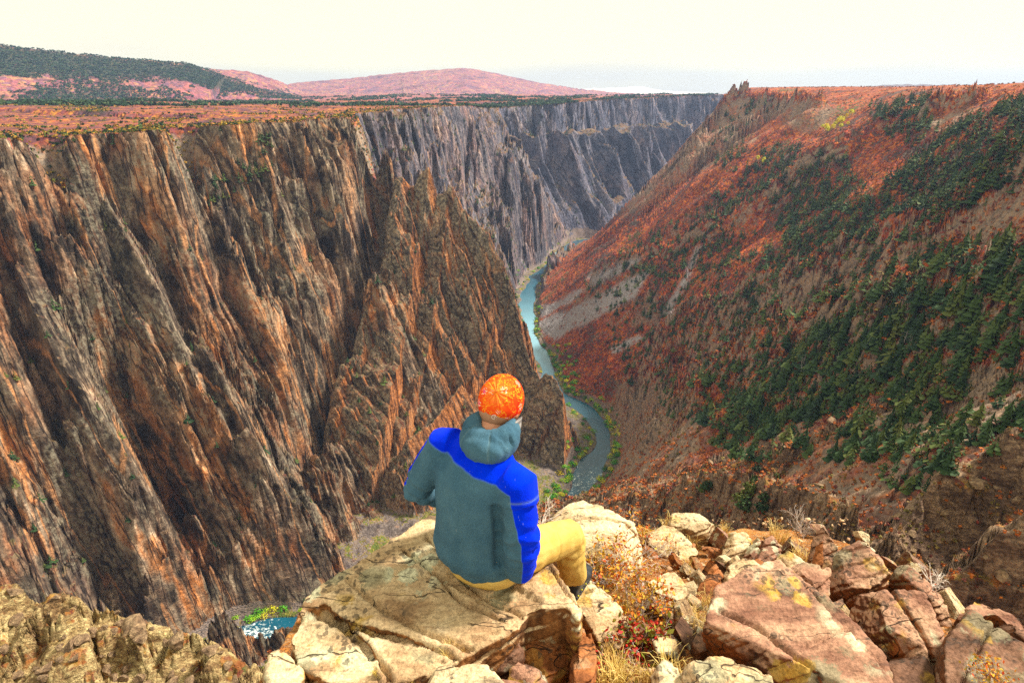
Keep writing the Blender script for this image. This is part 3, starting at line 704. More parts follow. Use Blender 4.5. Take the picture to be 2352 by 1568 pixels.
rockm = np.maximum.reduce([pic_poly(p, 14, 10 + i) * (GREG == 3) for i, p in enumerate([
    [(1600, 250), (1700, 236), (1790, 262), (1700, 330), (1640, 380), (1580, 400), (1500, 450), (1430, 500), (1450, 440), (1550, 350)],
    [(1790, 240), (1900, 238), (1930, 290), (1860, 300), (1800, 290)], [(2130, 262), (2230, 235), (2250, 250), (2190, 290), (2130, 300)], [(2180, 520), (2352, 430), (2352, 480), (2260, 545), (2200, 560)],
    [(1420, 880), (1500, 880), (1620, 930), (1640, 1010), (1560, 1080), (1430, 1110), (1420, 1000)], [(1640, 1040), (1850, 960), (2050, 890), (2352, 840), (2352, 1400), (1700, 1300), (1500, 1200), (1480, 1100)]])])
rockm = rockm * (0.45 + .55 * sstep(-.15, .2, fbm(GX / 25, GY / 25, 333, 3)))
wood = np.maximum.reduce([
    pic_poly([(-300, 60), (0, 100), (300, 134), (430, 144), (520, 178), (620, 214), (560, 216), (430, 190), (330, 178), (200, 182), (0, 172), (-300, 170)], 9, 20, k=110) * .9,
    pic_poly([(30, 215), (120, 205), (240, 190), (350, 215), (300, 225), (220, 262), (120, 245)], 16, 21, k=90) * .6, pic_poly([(560, 200), (640, 210), (690, 228), (600, 220)], 8, 22, k=90) * .6,
    pic_poly([(1130, 246), (1200, 240), (1300, 236), (1280, 262), (1220, 300), (1180, 270)], 8, 23, k=60) * .9]) * (GREG <= 1)
quads = None
def land(name, sel_vert, mat, extra=None):
    """the faces of the height field whose first corner belongs to a piece of country"""
    idx = np.arange(NA * NR_).reshape(NA, NR_)
    sel = sel_vert[:-1, :-1]
    a, b = np.nonzero(sel)
    q = np.stack([idx[a, b], idx[a + 1, b], idx[a + 1, b + 1], idx[a, b + 1]], 1)
    used, inv = np.unique(q.ravel(), return_inverse=True)
    V = np.stack([GX.ravel()[used], GY.ravel()[used], GZ.ravel()[used]], 1)
    at = {'mask': np.stack([rockm.ravel()[used], scree.ravel()[used], wood.ravel()[used]], 1)}
    o = mesh_np(name, V, inv.reshape(-1, 4), mat, attrs=at)
    tag(o, kind='structure')
    return o
cls = GREG.copy()
cls[(GREG == 0) & (GRR > 2900)] = 8
cls[(GREG == 0) & (GRR > 9200)] = 9
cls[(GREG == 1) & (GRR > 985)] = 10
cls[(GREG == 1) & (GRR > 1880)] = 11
LAND = {}
for nm, k, mt in (('plateau', 0, 'plateau'), ('canyon_wall', 1, 'wall'), ('rock_spire_terrain', 2, 'spire'), ('canyon_slope_terrain', 3, 'slope'), ('rocky_spur_terrain', 4, 'spur'), ('near_ridge_terrain', 5, 'ridge'),
                  ('river_bank_terrain', 6, 'bank'), ('ledge_ground', 7, 'soil'), ('canyon_wall_beyond', 10, 'midwall'), ('canyon_wall_far', 11, 'farwall'), ('hills', 8, 'hill'), ('mountains', 9, 'mountain')):
    if (cls == k).any(): LAND[nm] = land(nm, cls == k, MAT[mt])

# the river: a ribbon of water a little wider than its bed
def river_mesh():
    P = smooth_line(RIV, 4); n = len(P)
    T = np.gradient(P, axis=0); T /= np.linalg.norm(T, axis=1)[:, None]
    Nn = np.stack([-T[:, 1], T[:, 0]], 1)
    k = 9; offs = np.linspace(-27, 27, k)
    V = np.concatenate([np.concatenate([P + Nn * o_, np.full((n, 1), ZR)], 1) for o_ in offs])
    idx = np.arange(k * n).reshape(k, n)
    q = np.stack([idx[:-1, :-1].ravel(), idx[1:, :-1].ravel(), idx[1:, 1:].ravel(), idx[:-1, 1:].ravel()], 1)[:, ::-1]
    u, v = proj(V[:, 0], V[:, 1], V[:, 2])
    rap = 0.31 + .36 * np.exp(-((v - 1110) / 55) ** 2) + .55 * np.exp(-((u - 560) / 130) ** 2 - ((v - 1470) / 60) ** 2) + .45 * np.exp(-((v - 590) / 22) ** 2) + .12 * np.exp(-((v - 790) / 75) ** 2)  # rapids; the last term is foam standing in for reflected sky
    o = mesh_np('river', V, q, MAT['water'], attrs={'rapid_sheen': rap, 'pale': .85 * np.exp(-((v - 765) / 75) ** 2)})  # pale marks the stretch painted as if mirroring the sky
    tag(o, kind='structure')
river_mesh()

def haze_box():
    v = np.array([(x, y, z) for x in (-12000., 12000.) for y in (-4000., 11200.) for z in (-470., 335.)])
    f = np.array([(0, 1, 3, 2), (4, 6, 7, 5), (0, 4, 5, 1), (2, 3, 7, 6), (0, 2, 6, 4), (1, 5, 7, 3)])
    m = bpy.data.materials.new('haze_air'); m.use_nodes = True
    t = m.node_tree; t.nodes.clear()
    out = t.nodes.new('ShaderNodeOutputMaterial'); vol = t.nodes.new('ShaderNodeVolumePrincipled')
    vol.inputs['Color'].default_value = (.40, .57, 1.0, 1); vol.inputs['Density'].default_value = HAZE; vol.inputs['Anisotropy'].default_value = .2
    t.links.new(vol.outputs[0], out.inputs['Volume'])
    o = mesh_np('haze', v, f, m, smooth=False); tag(o, kind='stuff')
HAZE = 0.000055
haze_box()
# ------------------------------------------------------------------ vegetation
rng = np.random.default_rng(11)
random.seed(5)
def leaf_mat(name, stops, rough=.8, per_cell=4.0):
    g = G(name); o = g.obj()
    oi = g.t.nodes.new('ShaderNodeObjectInfo').outputs['Random']
    f = g.math('FRACT', g.math('ADD', g.attr('tint'), oi))
    f2 = g.math('ADD', g.math('MULTIPLY', f, .7), g.math('MULTIPLY', g.noise(o, per_cell, 3), .3))
    c = g.ramp(f2, stops)
    return g.done(c, None, rough)
MAT['needles'] = leaf_mat('conifer_needles', [(.1, (.010, .028, .010)), (.35, (.020, .050, .014)), (.6, (.040, .075, .016)), (.8, (.075, .10, .018)), (.95, (.13, .12, .02))])
MAT['bark'] = leaf_mat('bark', [(.2, (.09, .06, .045)), (.8, (.2, .16, .13))])
MAT['riverleaf'] = leaf_mat('riverside_leaves', [(.12, (.015, .11, .010)), (.30, (.05, .27, .010)), (.5, (.14, .42, .012)), (.72, (.50, .50, .012)), (.92, (.70, .50, .015))])
MAT['aspenleaf'] = leaf_mat('aspen_leaves', [(.2, (.75, .55, .02)), (.8, (.62, .62, .04))])
MAT['brush'] = leaf_mat('brush_leaves', [(.10, (.10, .028, .022)), (.24, (.26, .05, .03)), (.38, (.16, .05, .05)), (.50, (.50, .15, .02)), (.60, (.30, .07, .02)), (.70, (.11, .10, .02)), (.80, (.24, .17, .04)), (.92, (.20, .09, .09))])
MAT['rimbrush'] = leaf_mat('rim_brush_leaves', [(.15, (.010, .030, .010)), (.45, (.025, .055, .012)), (.62, (.09, .11, .012)), (.75, (.42, .26, .02)), (.9, (.30, .08, .03))])

def conifer_geo(seed, tiers=6, per=7, wid=.23):
    """crown of drooping ragged sprays round a stem, unit height; returns (verts, tris)"""
    r = np.random.default_rng(seed); V = []; T = []
    for k in range(tiers):
        f = k / (tiers - 1)
        zc = .12 + .80 * f; rad = wid * (1 - f) ** .8 * (1 + .25 * r.normal()) + .03
        n = max(4, int(per * (1 - .4 * f)))
        ph = r.uniform(0, 6.28)
        for i in range(n):
            a = ph + 6.283 * (i + r.uniform(-.3, .3)) / n
            rr_ = rad * r.uniform(.65, 1.25); z0 = zc + r.uniform(.02, .10); z1 = zc - r.uniform(.02, .09)
            w = .55 * rr_ * r.uniform(.7, 1.3) + .02
            ca, sa = math.cos(a), math.sin(a)
            b = len(V)
            V += [(0.01 * ca, .01 * sa, z0 + .05), (ca * rr_ - sa * w * .8, sa * rr_ + ca * w * .8, z1), (ca * rr_ * 1.1, sa * rr_ * 1.1, z1 - .02), (ca * rr_ + sa * w * .8, sa * rr_ - ca * w * .8, z1 + .01)]
            T += [(b, b + 1, b + 2), (b, b + 2, b + 3)]
    b = len(V); V += [(-.02, 0, .88), (.02, .01, .88), (0, -.02, .88), (0, 0, 1.0)]
    T += [(b, b + 1, b + 3), (b + 1, b + 2, b + 3), (b + 2, b, b + 3)]
    return np.array(V), np.array(T)
def tube_geo(P, rad, n=6):
    P = np.array(P, float); V = []; T = []
    m = len(P)
    for i in range(m):
        t = P[min(i + 1, m - 1)] - P[max(i - 1, 0)]; t = t / (np.linalg.norm(t) + 1e-9)
        a = np.cross(t, (0.31, .9, .2)); a /= np.linalg.norm(a) + 1e-9; b = np.cross(t, a)
        for k in range(n):
            q = 2 * math.pi * k / n; V.append(P[i] + rad[i] * (a * math.cos(q) + b * math.sin(q)))
    for i in range(m - 1):
        for k in range(n):
            a0 = i * n + k; a1 = i * n + (k + 1) % n
            T += [(a0, a1, a1 + n), (a0, a1 + n, a0 + n)]
    return np.array(V), np.array(T)
def clump_geo(seed, n=26, flat=.75, leaf=.34):
    """loose rounded heap of leaf sprays, unit size"""
    r = np.random.default_rng(seed); V = []; T = []
    for i in range(n):
        d = r.normal(size=3); d /= np.linalg.norm(d); d[2] = abs(d[2])
        c = d * r.uniform(.25, .52) * np.array((1, 1, flat)) + np.array((0, 0, .12)) + r.normal(size=3) * .05
        u = r.normal(size=3); u /= np.linalg.norm(u); w = np.cross(u, d); w /= np.linalg.norm(w) + 1e-9
        s = leaf * r.uniform(.6, 1.2)
        b = len(V); V += [c - u * s * .5, c + w * s * .45, c + u * s * .5 + d * s * .12, c - w * s * .45]
        T += [(b, b + 1, b + 2), (b, b + 2, b + 3)]
    V = np.array(V); V[:, 2] = np.maximum(V[:, 2], -.05)
    return V, np.array(T)
def scatter_geo(geos, pos, size, rot, tint, sxy=None):
    """one set of arrays holding many copies"""
    VV, TT, TI = [], [], []; off = 0
    which = rng.integers(0, len(geos), len(pos))
    for gi, (V, T) in enumerate(geos):
        k = np.nonzero(which == gi)[0]
        if not len(k): continue
        c, s = np.cos(rot[k]), np.sin(rot[k])
        sx = size[k] * (1 if sxy is None else sxy[k])
        X = (V[None, :, 0] * c[:, None] - V[None, :, 1] * s[:, None]) * sx[:, None]
        Y = (V[None, :, 0] * s[:, None] + V[None, :, 1] * c[:, None]) * sx[:, None]
        Z = V[None, :, 2] * size[k][:, None]
        A = np.stack([X, Y, Z], 2) + pos[k][:, None, :]
        VV.append(A.reshape(-1, 3)); TI.append(np.repeat(tint[k], len(V)))
        TT.append((T[None] + (np.arange(len(k)) * len(V))[:, None, None] + off).reshape(-1, 3)); off += len(k) * len(V)
    return np.concatenate(VV), np.concatenate(TT), np.concatenate(TI)

FLAT = np.arange(GX.size)
gx, gy, gz, greg, grr = GX.ravel(), GY.ravel(), GZ.ravel(), GREG.ravel(), GRR.ravel()
pu, pv = PU.ravel(), PV.ravel()
elv = np.arctan2(GZ, GRR); VIS = (elv >= np.maximum.accumulate(elv, axis=1) - .004).ravel() & (pu > -120) & (pu < 2470) & (pv > -50) & (pv < 1620)
SLOPE = np.zeros(GX.shape, np.float32)
SLOPE[:, 1:] = np.abs(np.diff(GZ, axis=1)) / np.maximum(np.diff(GRR, axis=1), 1e-3)
slope = SLOPE.ravel()
def pick(dens, n, sp, taken=None):
    """n ground points drawn with the given density, thinned to one per cell of size sp"""
    w = dens * VIS; tot = w.sum()
    if tot <= 0: return np.zeros(0, int)
    k = rng.choice(FLAT, size=min(int(n * 2.2), int((w > 0).sum())), replace=False, p=w / tot)
    cell = np.floor(gx[k] / sp).astype(np.int64) * 1000003 + np.floor(gy[k] / sp).astype(np.int64)
    _, first = np.unique(cell, return_index=True)
    k = k[np.sort(first)][:n]
    return k
def pp(P, soft=10, seed=0, k=40): return pic_poly(P, soft, seed, k=k).ravel()

conif = np.maximum.reduce([
    pp([(2420, 215), (2270, 262), (2180, 300), (2100, 370), (2040, 420), (2010, 480), (2040, 530), (2160, 520), (2250, 470), (2420, 400)], 10, 40) * 1.0,
    pp([(1880, 345), (1840, 400), (1790, 440), (1770, 500), (1800, 560), (1900, 600), (2010, 600), (2060, 560), (2000, 520), (1990, 450), (1950, 380)], 14, 41) * .62,
    pp([(1780, 330), (1850, 340), (1790, 420), (1720, 470), (1600, 520), (1640, 450)], 12, 42) * .6,
    pp([(2420, 560), (2250, 580), (2120, 610), (2040, 650), (1950, 720), (1880, 770), (1780, 870), (1690, 940), (1660, 1010), (1760, 1010), (1850, 960), (1960, 930), (2060, 880), (2150, 860), (2300, 830), (2420, 780)], 14, 43) * .66,
    pp([(1660, 262), (1740, 232), (1800, 226), (1790, 260), (1730, 290), (1680, 300)], 6, 44) * .8, pp([(1990, 245), (2100, 224), (2150, 217), (2160, 240), (2100, 275), (2010, 280)], 6, 45) * .9,
    pp([(1630, 310), (1700, 292), (1720, 350), (1650, 390)], 8, 46) * .6, pp([(2080, 330), (2000, 290), (2120, 270), (2230, 300), (2150, 350)], 8, 47) * .5,
    pp([(1640, 700), (1720, 640), (1800, 580), (1900, 560), (1850, 640), (1760, 700), (1690, 770)], 12, 48) * .42, pp([(1420, 570), (1600, 480), (1700, 520), (1700, 620), (1560, 640), (1420, 630)], 10, 49) * .30,
    pp([(2050, 990), (2200, 970), (2210, 1080), (2120, 1140), (2010, 1110)], 10, 50) * .55, pp([(1500, 560), (2352, 560), (2352, 1050), (1680, 1050), (1440, 860), (1330, 660)], 20, 51) * .13])
conif *= np.isin(greg, (3, 4)) * (slope < 1.9) * (pv > 219) * (grr > 110)
conif *= .35 + 1.3 * sstep(-.25, .3, fbm(gx / 35, gy / 35, 401, 3))
ck = pick(conif, 3300, 4.0)
ledge_k = np.concatenate([pick(pp([(470, 440), (530, 390), (590, 365), (630, 380), (610, 410), (540, 450), (480, 478)], 6, 52) * (greg == 1), 60, 5.0),
                          pick(pp([(585, 320), (625, 310), (620, 350), (595, 360)], 5, 53) * (greg == 1), 12, 5.0),
                          pick(pp([(1150, 246), (1200, 240), (1300, 236), (1280, 262), (1220, 310), (1180, 270)], 6, 54) * (greg <= 1), 120, 9.0),
                          pick((np.isin(greg, (1, 2)) & (slope < 1.0) & (pv > 270) & (grr < 1000)) * 1.0, 110, 12.0), pick((np.isin(greg, (1,)) & (slope < 1.7) & (pv > 265) & (grr > 985)) * (.3 + sstep(-.1, .3, fbm(gx / 90, gy / 90, 421, 2))), 420, 9.0)])
ck = np.concatenate([ck, ledge_k])
ch = rng.gamma(14, .72, len(ck)).clip(5.5, 15.5) * np.clip(grr[ck] / 330, .42, 1) * np.where(greg[ck] <= 2, .8, 1)
csz = ch / np.sqrt(grr[ck] ** 2 + gz[ck] ** 2)
order = np.argsort(-csz)
big, rest = order[:290], order[290:]
CG = [conifer_geo(s, 7, 8, w) for s, w in ((1, .21), (2, .25), (3, .19), (4, .28), (5, .23))]
CM = []
for i, (V, T) in enumerate(CG):
    o = mesh_np('crown', V, T, MAT['needles'], smooth=False, link=False); CM.append(o.data)
tv, tt = tube_geo([(0, 0, -.05), (.005, 0, .3), (0, .005, .75)], [.022, .018, .008], 5)
TM = mesh_np('trunk', tv, tt, MAT['bark'], link=False).data
def where_words(k):
    u, v = pu[k], pv[k]
    if greg[k] <= 2: return 'on a ledge of the far canyon wall'
    if greg[k] == 4: return 'on the rocky spur just beyond the ledge'
    if v < 330: return 'just under the right-hand canyon rim'
    if v < 560: return 'in the dense wood high on the red slope'
    if v < 800: return 'in the wood half way up the red slope'
    return 'in the strip of wood low on the red slope'
for j in big:
    k = ck[j]; h = ch[j]
    e = bpy.data.objects.new('conifer', None); COL.objects.link(e)
    e.location = (gx[k], gy[k], gz[k] - .3); e.rotation_euler = (0, 0, rng.uniform(0, 6.28)); e.scale = (h * rng.uniform(.9, 1.2),) * 2 + (h,); e.empty_display_size = .1
    shade = ('slender', 'bushy', 'narrow', 'broad', 'pointed')[j % 5]
    tag(e, 'dark green %s conifer %s' % (shade, where_words(k)), 'tree', 'conifers ' + where_words(k))
    c = bpy.data.objects.new('crown', CM[j % 5]); c.parent = e; COL.objects.link(c)
    t = bpy.data.objects.new('trunk', TM); t.parent = e; COL.objects.link(t)
k = ck[rest]
V, T, TI = scatter_geo([conifer_geo(s, 5, 6, w) for s, w in ((21, .24), (22, .28), (23, .22), (24, .3))], np.stack([gx[k], gy[k], gz[k] - .3], 1), ch[rest], rng.uniform(0, 6.28, len(k)), rng.uniform(0, 1, len(k)))
tag(mesh_np('conifer_woods', V, T, MAT['needles'], smooth=False, attrs={'tint': TI}), 'far conifer woods covering the red slope and canyon ledges', 'woods', kind='stuff')

# junipers on the near spur
jk = pick(pp([(1600, 1090), (1770, 1085), (1800, 1180), (1640, 1205)], 8, 55) * np.isin(greg, (3, 4)) * (slope < 2.2), 11, 4.0)
JG = [clump_geo(s, 110, .95, .20) for s in (31, 32, 33)]
JM = [mesh_np('crown', V * np.array((1, 1, 1.15)) + np.array((0, 0, .18)), T, MAT['needles'], smooth=False, link=False).data for V, T in JG]
for i, k in enumerate(jk):
    e = bpy.data.objects.new('juniper', None); COL.objects.link(e); h = rng.uniform(4, 7.0)
    e.location = (gx[k], gy[k], gz[k] - .1); e.scale = (h,) * 3
    tag(e, 'round green juniper among broken rocks on the spur below the ledge', 'tree', 'junipers on the spur below the ledge')
    c = bpy.data.objects.new('crown', JM[i % 3]); c.parent = e; COL.objects.link(c)
    t = bpy.data.objects.new('trunk', TM); t.parent = e; COL.objects.link(t)

# yellow aspens near the far rim
ak = np.concatenate([pick(pp([(1885, 300), (1930, 270), (1960, 262), (1955, 285), (1900, 310)], 4, 56) * (greg == 3), 15, 5.0), pick(pp([(1735, 362), (1755, 362), (1755, 378), (1738, 378)], 2, 57) * (greg == 3), 3, 4.0)])
AM = [mesh_np('crown', clump_geo(s, 70, 1.0, .22)[0] * np.array((.55, .55, .8)) + np.array((0, 0, .3)), clump_geo(s, 70, 1.0, .22)[1], MAT['aspenleaf'], smooth=False, link=False).data for s in (41, 42)]
for i, k in enumerate(ak):
    e = bpy.data.objects.new('aspen', None); COL.objects.link(e); h = rng.uniform(11, 16)
    e.location = (gx[k], gy[k], gz[k]); e.scale = (h,) * 3
    one = pv[k] > 330
    tag(e, 'lone bright yellow aspen among dark conifers on the red slope' if one else 'bright yellow aspen in the small grove below the right-hand rim', 'tree', 'yellow aspens on the slope' if one else 'yellow aspens below the rim')
    c = bpy.data.objects.new('crown', AM[i % 2]); c.parent = e; COL.objects.link(c)
    t = bpy.data.objects.new('trunk', TM); t.parent = e; COL.objects.link(t)

# grey snags standing dead among the conifers
sk = pick(pp([(1700, 850), (1900, 800), (2100, 780), (2100, 860), (1900, 920), (1720, 980)], 10, 58) * (greg == 3), 14, 8.0)
sv_, st_ = tube_geo([(0, 0, 0), (.02, 0, .4), (.0, .02, 1)], [.03, .022, .006], 5)
parts = [(sv_, st_)]
for q in range(9):
    a = q * 2.4; z0 = .3 + .07 * q
    parts.append(tube_geo([(0, 0, z0), (.13 * math.cos(a), .13 * math.sin(a), z0 + .03)], [.010, .003], 4))
off = 0; VV = []; TT = []
for V, T in parts: VV.append(V); TT.append(T + off); off += len(V)
g_ = G('dead_wood'); MAT['deadwood'] = g_.done((.26, .23, .21))
SM = mesh_np('snag', np.concatenate(VV), np.concatenate(TT), MAT['deadwood'], link=False).data
for k in sk:
    e = bpy.data.objects.new('dead_tree', SM); COL.objects.link(e); h = rng.uniform(9, 15)
    e.location = (gx[k], gy[k], gz[k]); e.scale = (h,) * 3; e.rotation_euler = (rng.normal() * .06, rng.normal() * .06, rng.uniform(0, 6))
    tag(e, 'bare grey dead tree among green conifers low on the red slope', 'dead tree', 'dead trees among the conifers')

# loose boulders on the near spurs
MAT['bould'] = crag_mat('spur_boulder_rock', [(.32, (.07, .04, .025)), (.44, (.20, .13, .08)), (.54, (.36, .26, .155)), (.64, (.48, .37, .23)), (.74, (.24, .12, .05))], 1.6, .15)
BM_ = []
for s in range(5):
    r = np.random.default_rng(500 + s)
    bm = bmesh.new(); bmesh.ops.create_icosphere(bm, subdivisions=4, radius=.5)
    V = np.array([v.co for v in bm.verts]); T = np.array([[v.index for v in f.verts] for f in bm.faces]); bm.free()
    V = V * np.array((1, .72, .55))
    for q in range(13):
        nn = r.normal(size=3); nn /= np.linalg.norm(nn); sv0 = V @ nn; lim = np.quantile(sv0, r.uniform(.72, .95)); V = V - np.maximum(sv0 - lim, 0)[:, None] * nn
    V = V * (1 + .05 * fbm3(V * 6 + s, s, 3)[:, None]); V[:, 2] += .1
    BM_.append(mesh_np('boulder', V, T, MAT['bould'], link=False).data)
qk = np.concatenate([pick((greg == 5) * (slope < 3) * 1.0, 70, .9), pick((greg == 4) * (slope < 2.5) * (grr < 330) * 1.0, 80, 2.2)])
for i, k in enumerate(qk):
    e = bpy.data.objects.new('boulder', BM_[i % 5]); COL.objects.link(e); left = greg[k] == 5
    h = (rng.gamma(2.2, .42) + .5) if left else (rng.gamma(2.0, .9) + 1.2) * min(1.5, grr[k] / 150)
    e.location = (gx[k], gy[k], gz[k] - .08 * h); e.scale = (h, h, h * rng.uniform(.7, 1.3)); e.rotation_euler = (rng.normal() * .3, rng.normal() * .3, rng.uniform(0, 6))
    tag(e, 'loose tan boulder on the near rocky ridge at lower left' if left else 'loose brown boulder on the rocky spurs below the right end of the ledge', 'boulder', 'boulders on the near left ridge' if left else 'boulders on the right spurs')

# green and yellow shrubs by the water
rv = np.isin(greg, (6, 3, 1, 2)) * (GM['bank'].ravel() > 1.5) * (GM['bank'].ravel() < 17) * (slope < 1.6)
rk_ = np.concatenate([pick(rv * (pv < 1200) * (pv > 560) * 1.0, 215, 3.0), pick(rv * (pv > 1180) * 1.0, 16, 3.2),
                      pick(pp([(1262, 790), (1305, 790), (1335, 870), (1310, 905), (1275, 860)], 5, 59) * np.isin(greg, (3, 6)), 60, 3.5), pick(pp([(1390, 950), (1420, 960), (1420, 990), (1395, 990)], 4, 60) * np.isin(greg, (3, 6)), 10, 3.0)])
RM = [mesh_np('shrub', *clump_geo(s, 100, .8, .16), MAT['riverleaf'], smooth=False, link=False).data for s in (51, 52, 53, 54)]
for i, k in enumerate(rk_):
    e = bpy.data.objects.new('riverside_shrub', RM[i % 4]); COL.objects.link(e); h = rng.uniform(4.5, 10.0)
    e.location = (gx[k], gy[k], gz[k] - .2); e.scale = (h * 1.15, h * 1.15, h); e.rotation_euler = (0, 0, rng.uniform(0, 6))
    wd = 'beside the white rapids at lower left' if pv[k] > 1200 else ('on the green flat at the foot of the scree' if 780 < pv[k] < 905 and pu[k] > 1262 else ('by the upper river' if pv[k] < 780 else 'along the river bend below the spire'))
    tag(e, 'leafy green or yellowing shrub ' + wd, 'shrub', 'shrubs ' + wd)

# low brush: nobody could count it
bd = np.isin(greg, (3, 4, 5)) * (slope < 2.0) * (1 - .8 * rockm.ravel()) * (1 - scree.ravel()) * (.3 + sstep(-.2, .3, fbm(gx / 20, gy / 20, 410, 3)))
bk = pick(bd * (grr > 70), 15000, 1.6)
tint = np.clip(.45 + .42 * fbm(gx[bk] / 60, gy[bk] / 60, 411, 3) + rng.normal(size=len(bk)) * .14, 0.02, .98)
BG = [clump_geo(s, 10, .7, .55) for s in (61, 62, 63, 64)]
V, T, TI = scatter_geo(BG, np.stack([gx[bk], gy[bk], gz[bk]], 1), rng.uniform(1.2, 3.2, len(bk)) * np.clip(grr[bk] / 330, .3, 1.15), rng.uniform(0, 6.28, len(bk)), tint)
tag(mesh_np('brush', V, T, MAT['brush'], smooth=False, attrs={'tint': TI}), 'red and orange autumn brush over the right-hand slope', 'brush', kind='stuff')
pd = (greg == 0) * (grr < 2900) * (.03 + .35 * np.exp(-np.abs(GM['dR'].ravel()) / 40) + 1.2 * wood.ravel() + .8 * sstep(.15, .5, fbm(gx / 130, gy / 130, 412, 3)))
pk_ = pick(pd, 6000, 4.0)
V, T, TI = scatter_geo(BG, np.stack([gx[pk_], gy[pk_], gz[pk_]], 1), rng.uniform(1.8, 5.2, len(pk_)), rng.uniform(0, 6.28, len(pk_)), np.clip(rng.uniform(0, .62, len(pk_)) + .22 * (rng.uniform(size=len(pk_)) > .88), 0, .98))
tag(mesh_np('rim_brush', V, T, MAT['rimbrush'], smooth=False, attrs={'tint': TI}), 'dark green and yellow brush on the far plateau', 'brush', kind='stuff')
wd_ = (wood.ravel() > .2) * (greg == 0) * (grr > 2000) * wood.ravel()
wk = pick(wd_ + .03 * (greg == 0) * (grr > 1500) * (grr < 3900) * sstep(0, .4, fbm(gx / 200, gy / 200, 415, 3)), 9000, 11.0)
MAT['wood'] = leaf_mat('far_wood_leaves', [(.2, (.008, .030, .014)), (.6, (.018, .055, .020)), (.9, (.05, .075, .018))])
V, T, TI = scatter_geo(BG, np.stack([gx[wk], gy[wk], gz[wk]], 1), rng.uniform(7, 17, len(wk)), rng.uniform(0, 6.28, len(wk)), rng.uniform(0, .5, len(wk)))
tag(mesh_np('far_woods', V, T, MAT['wood'], smooth=False, attrs={'tint': TI}), 'dark green woods on the long hill at upper left', 'woods', kind='stuff')
# ------------------------------------------------------------------ rocks of the ledge
def ledge_rock_mat(name, base, side, lich=1.0):
    g = G(name); o = g.obj()
    oi = g.t.nodes.new('ShaderNodeObjectInfo')
    off = g.t.nodes.new('ShaderNodeCombineXYZ'); g.link(g.math('MULTIPLY', oi.outputs['Random'], 40.0), off.inputs[0]); g.link(g.math('MULTIPLY', oi.outputs['Random'], 17.0), off.inputs[1])
    o = g.vadd(o, off.outputs[0], 1.0)
    ob = g.vadd(o, g.noise(o, 3.0, 3, col=True), .09)
    bed = g.noise(g.scale(ob, (1.6, 15.0, 9.0), rot=(0, 0, R(33))), 1.0, 5, .62)       # bedding streaks
    big = g.noise(o, 3.2, 4, .6); mid = g.noise(o, 11, 5, .62); fine = g.noise(o, 75, 6, .7)
    c = g.ramp(g.math('ADD', g.math('MULTIPLY', big, .6), g.math('MULTIPLY', bed, .4)), [(.30, tuple(v * .42 for v in base[0])), (.42, base[0]), (.52, base[1]), (.62, base[2]), (.74, base[1])])
    c = g.mix(g.step(bed, .60, .74), c, base[0])
    c = g.mix(g.math('MULTIPLY', g.step(bed, .40, .30), .75), c, (.07, .045, .035))
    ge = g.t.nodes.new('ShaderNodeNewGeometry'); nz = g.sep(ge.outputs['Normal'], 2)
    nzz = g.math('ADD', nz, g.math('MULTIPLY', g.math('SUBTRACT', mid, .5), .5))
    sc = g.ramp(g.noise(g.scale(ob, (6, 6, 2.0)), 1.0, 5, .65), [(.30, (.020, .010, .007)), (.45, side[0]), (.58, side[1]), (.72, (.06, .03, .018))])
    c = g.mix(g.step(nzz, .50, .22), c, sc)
    # lichens: ochre, grey-green and cream, in rounded patches
    lb = g.vadd(o, g.noise(o, 22, 3, col=True), .05)
    def patch(scale, reg, lo, hi, seed):
        v = g.voro(g.scale(lb, scale, (seed, seed * 2, 0)), 1.0)
        r_ = g.step(g.noise(g.scale(o, reg, (seed, 0, seed)), 1.0, 2), lo, hi)
        return g.math('MULTIPLY', g.step(g.math('ADD', v, g.math('MULTIPLY', g.math('SUBTRACT', fine, .5), .5)), .42, .34), r_)
    up = g.step(nz, -.1, .35)
    c = g.mix(g.math('MULTIPLY', g.math('MULTIPLY', patch(5, 2.4, .45, .58, 3.1), up), .75 * lich), c, (.27, .265, .17))
    c = g.mix(g.math('MULTIPLY', g.math('MULTIPLY', patch(8, 2.8, .52, .62, 7.7), up), .9 * lich), c, g.mix(mid, (.56, .29, .03), (.50, .38, .10)))
    c = g.mix(g.math('MULTIPLY', g.math('MULTIPLY', patch(8.5, 3.0, .50, .60, 12.3), up), .85 * lich), c, (.60, .60, .42))
    c = g.mix(g.math('MULTIPLY', patch(30, 5.0, .50, .60, 5.5), .65), c, (.05, .042, .035))
    c = g.mix(g.step(fine, .28, .72), g.mix(1.0, c, (.60, .58, .56), 'MULTIPLY'), g.mix(1.0, c, (1.28, 1.25, 1.2), 'MULTIPLY'))
    # hairline joints
    jn = g.noise(g.scale(ob, (.8, 4.6, 3), (4, 4, 4), rot=(0, 0, R(33))), 1.0, 3, .5)
    jl = g.math('SUBTRACT', 1.0, g.step(g.math('ABSOLUTE', g.math('SUBTRACT', jn, .5)), .0008, .0045))
    c = g.mix(g.math('MULTIPLY', jl, .8), c, (.035, .022, .016))
    h = g.math('ADD', g.math('MULTIPLY', mid, .7), g.math('ADD', g.math('MULTIPLY', fine, .25), g.math('MULTIPLY', bed, .5)))
    h = g.math('SUBTRACT', h, g.math('MULTIPLY', jl, .5))
    return g.done(c, g.bump(h, .03, .85), .88)
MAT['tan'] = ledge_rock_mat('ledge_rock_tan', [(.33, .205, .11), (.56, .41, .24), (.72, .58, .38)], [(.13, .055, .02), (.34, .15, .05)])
MAT['purple'] = ledge_rock_mat('ledge_rock_purple', [(.20, .092, .060), (.36, .195, .130), (.52, .33, .215)], [(.13, .045, .02), (.30, .10, .03)], .9)
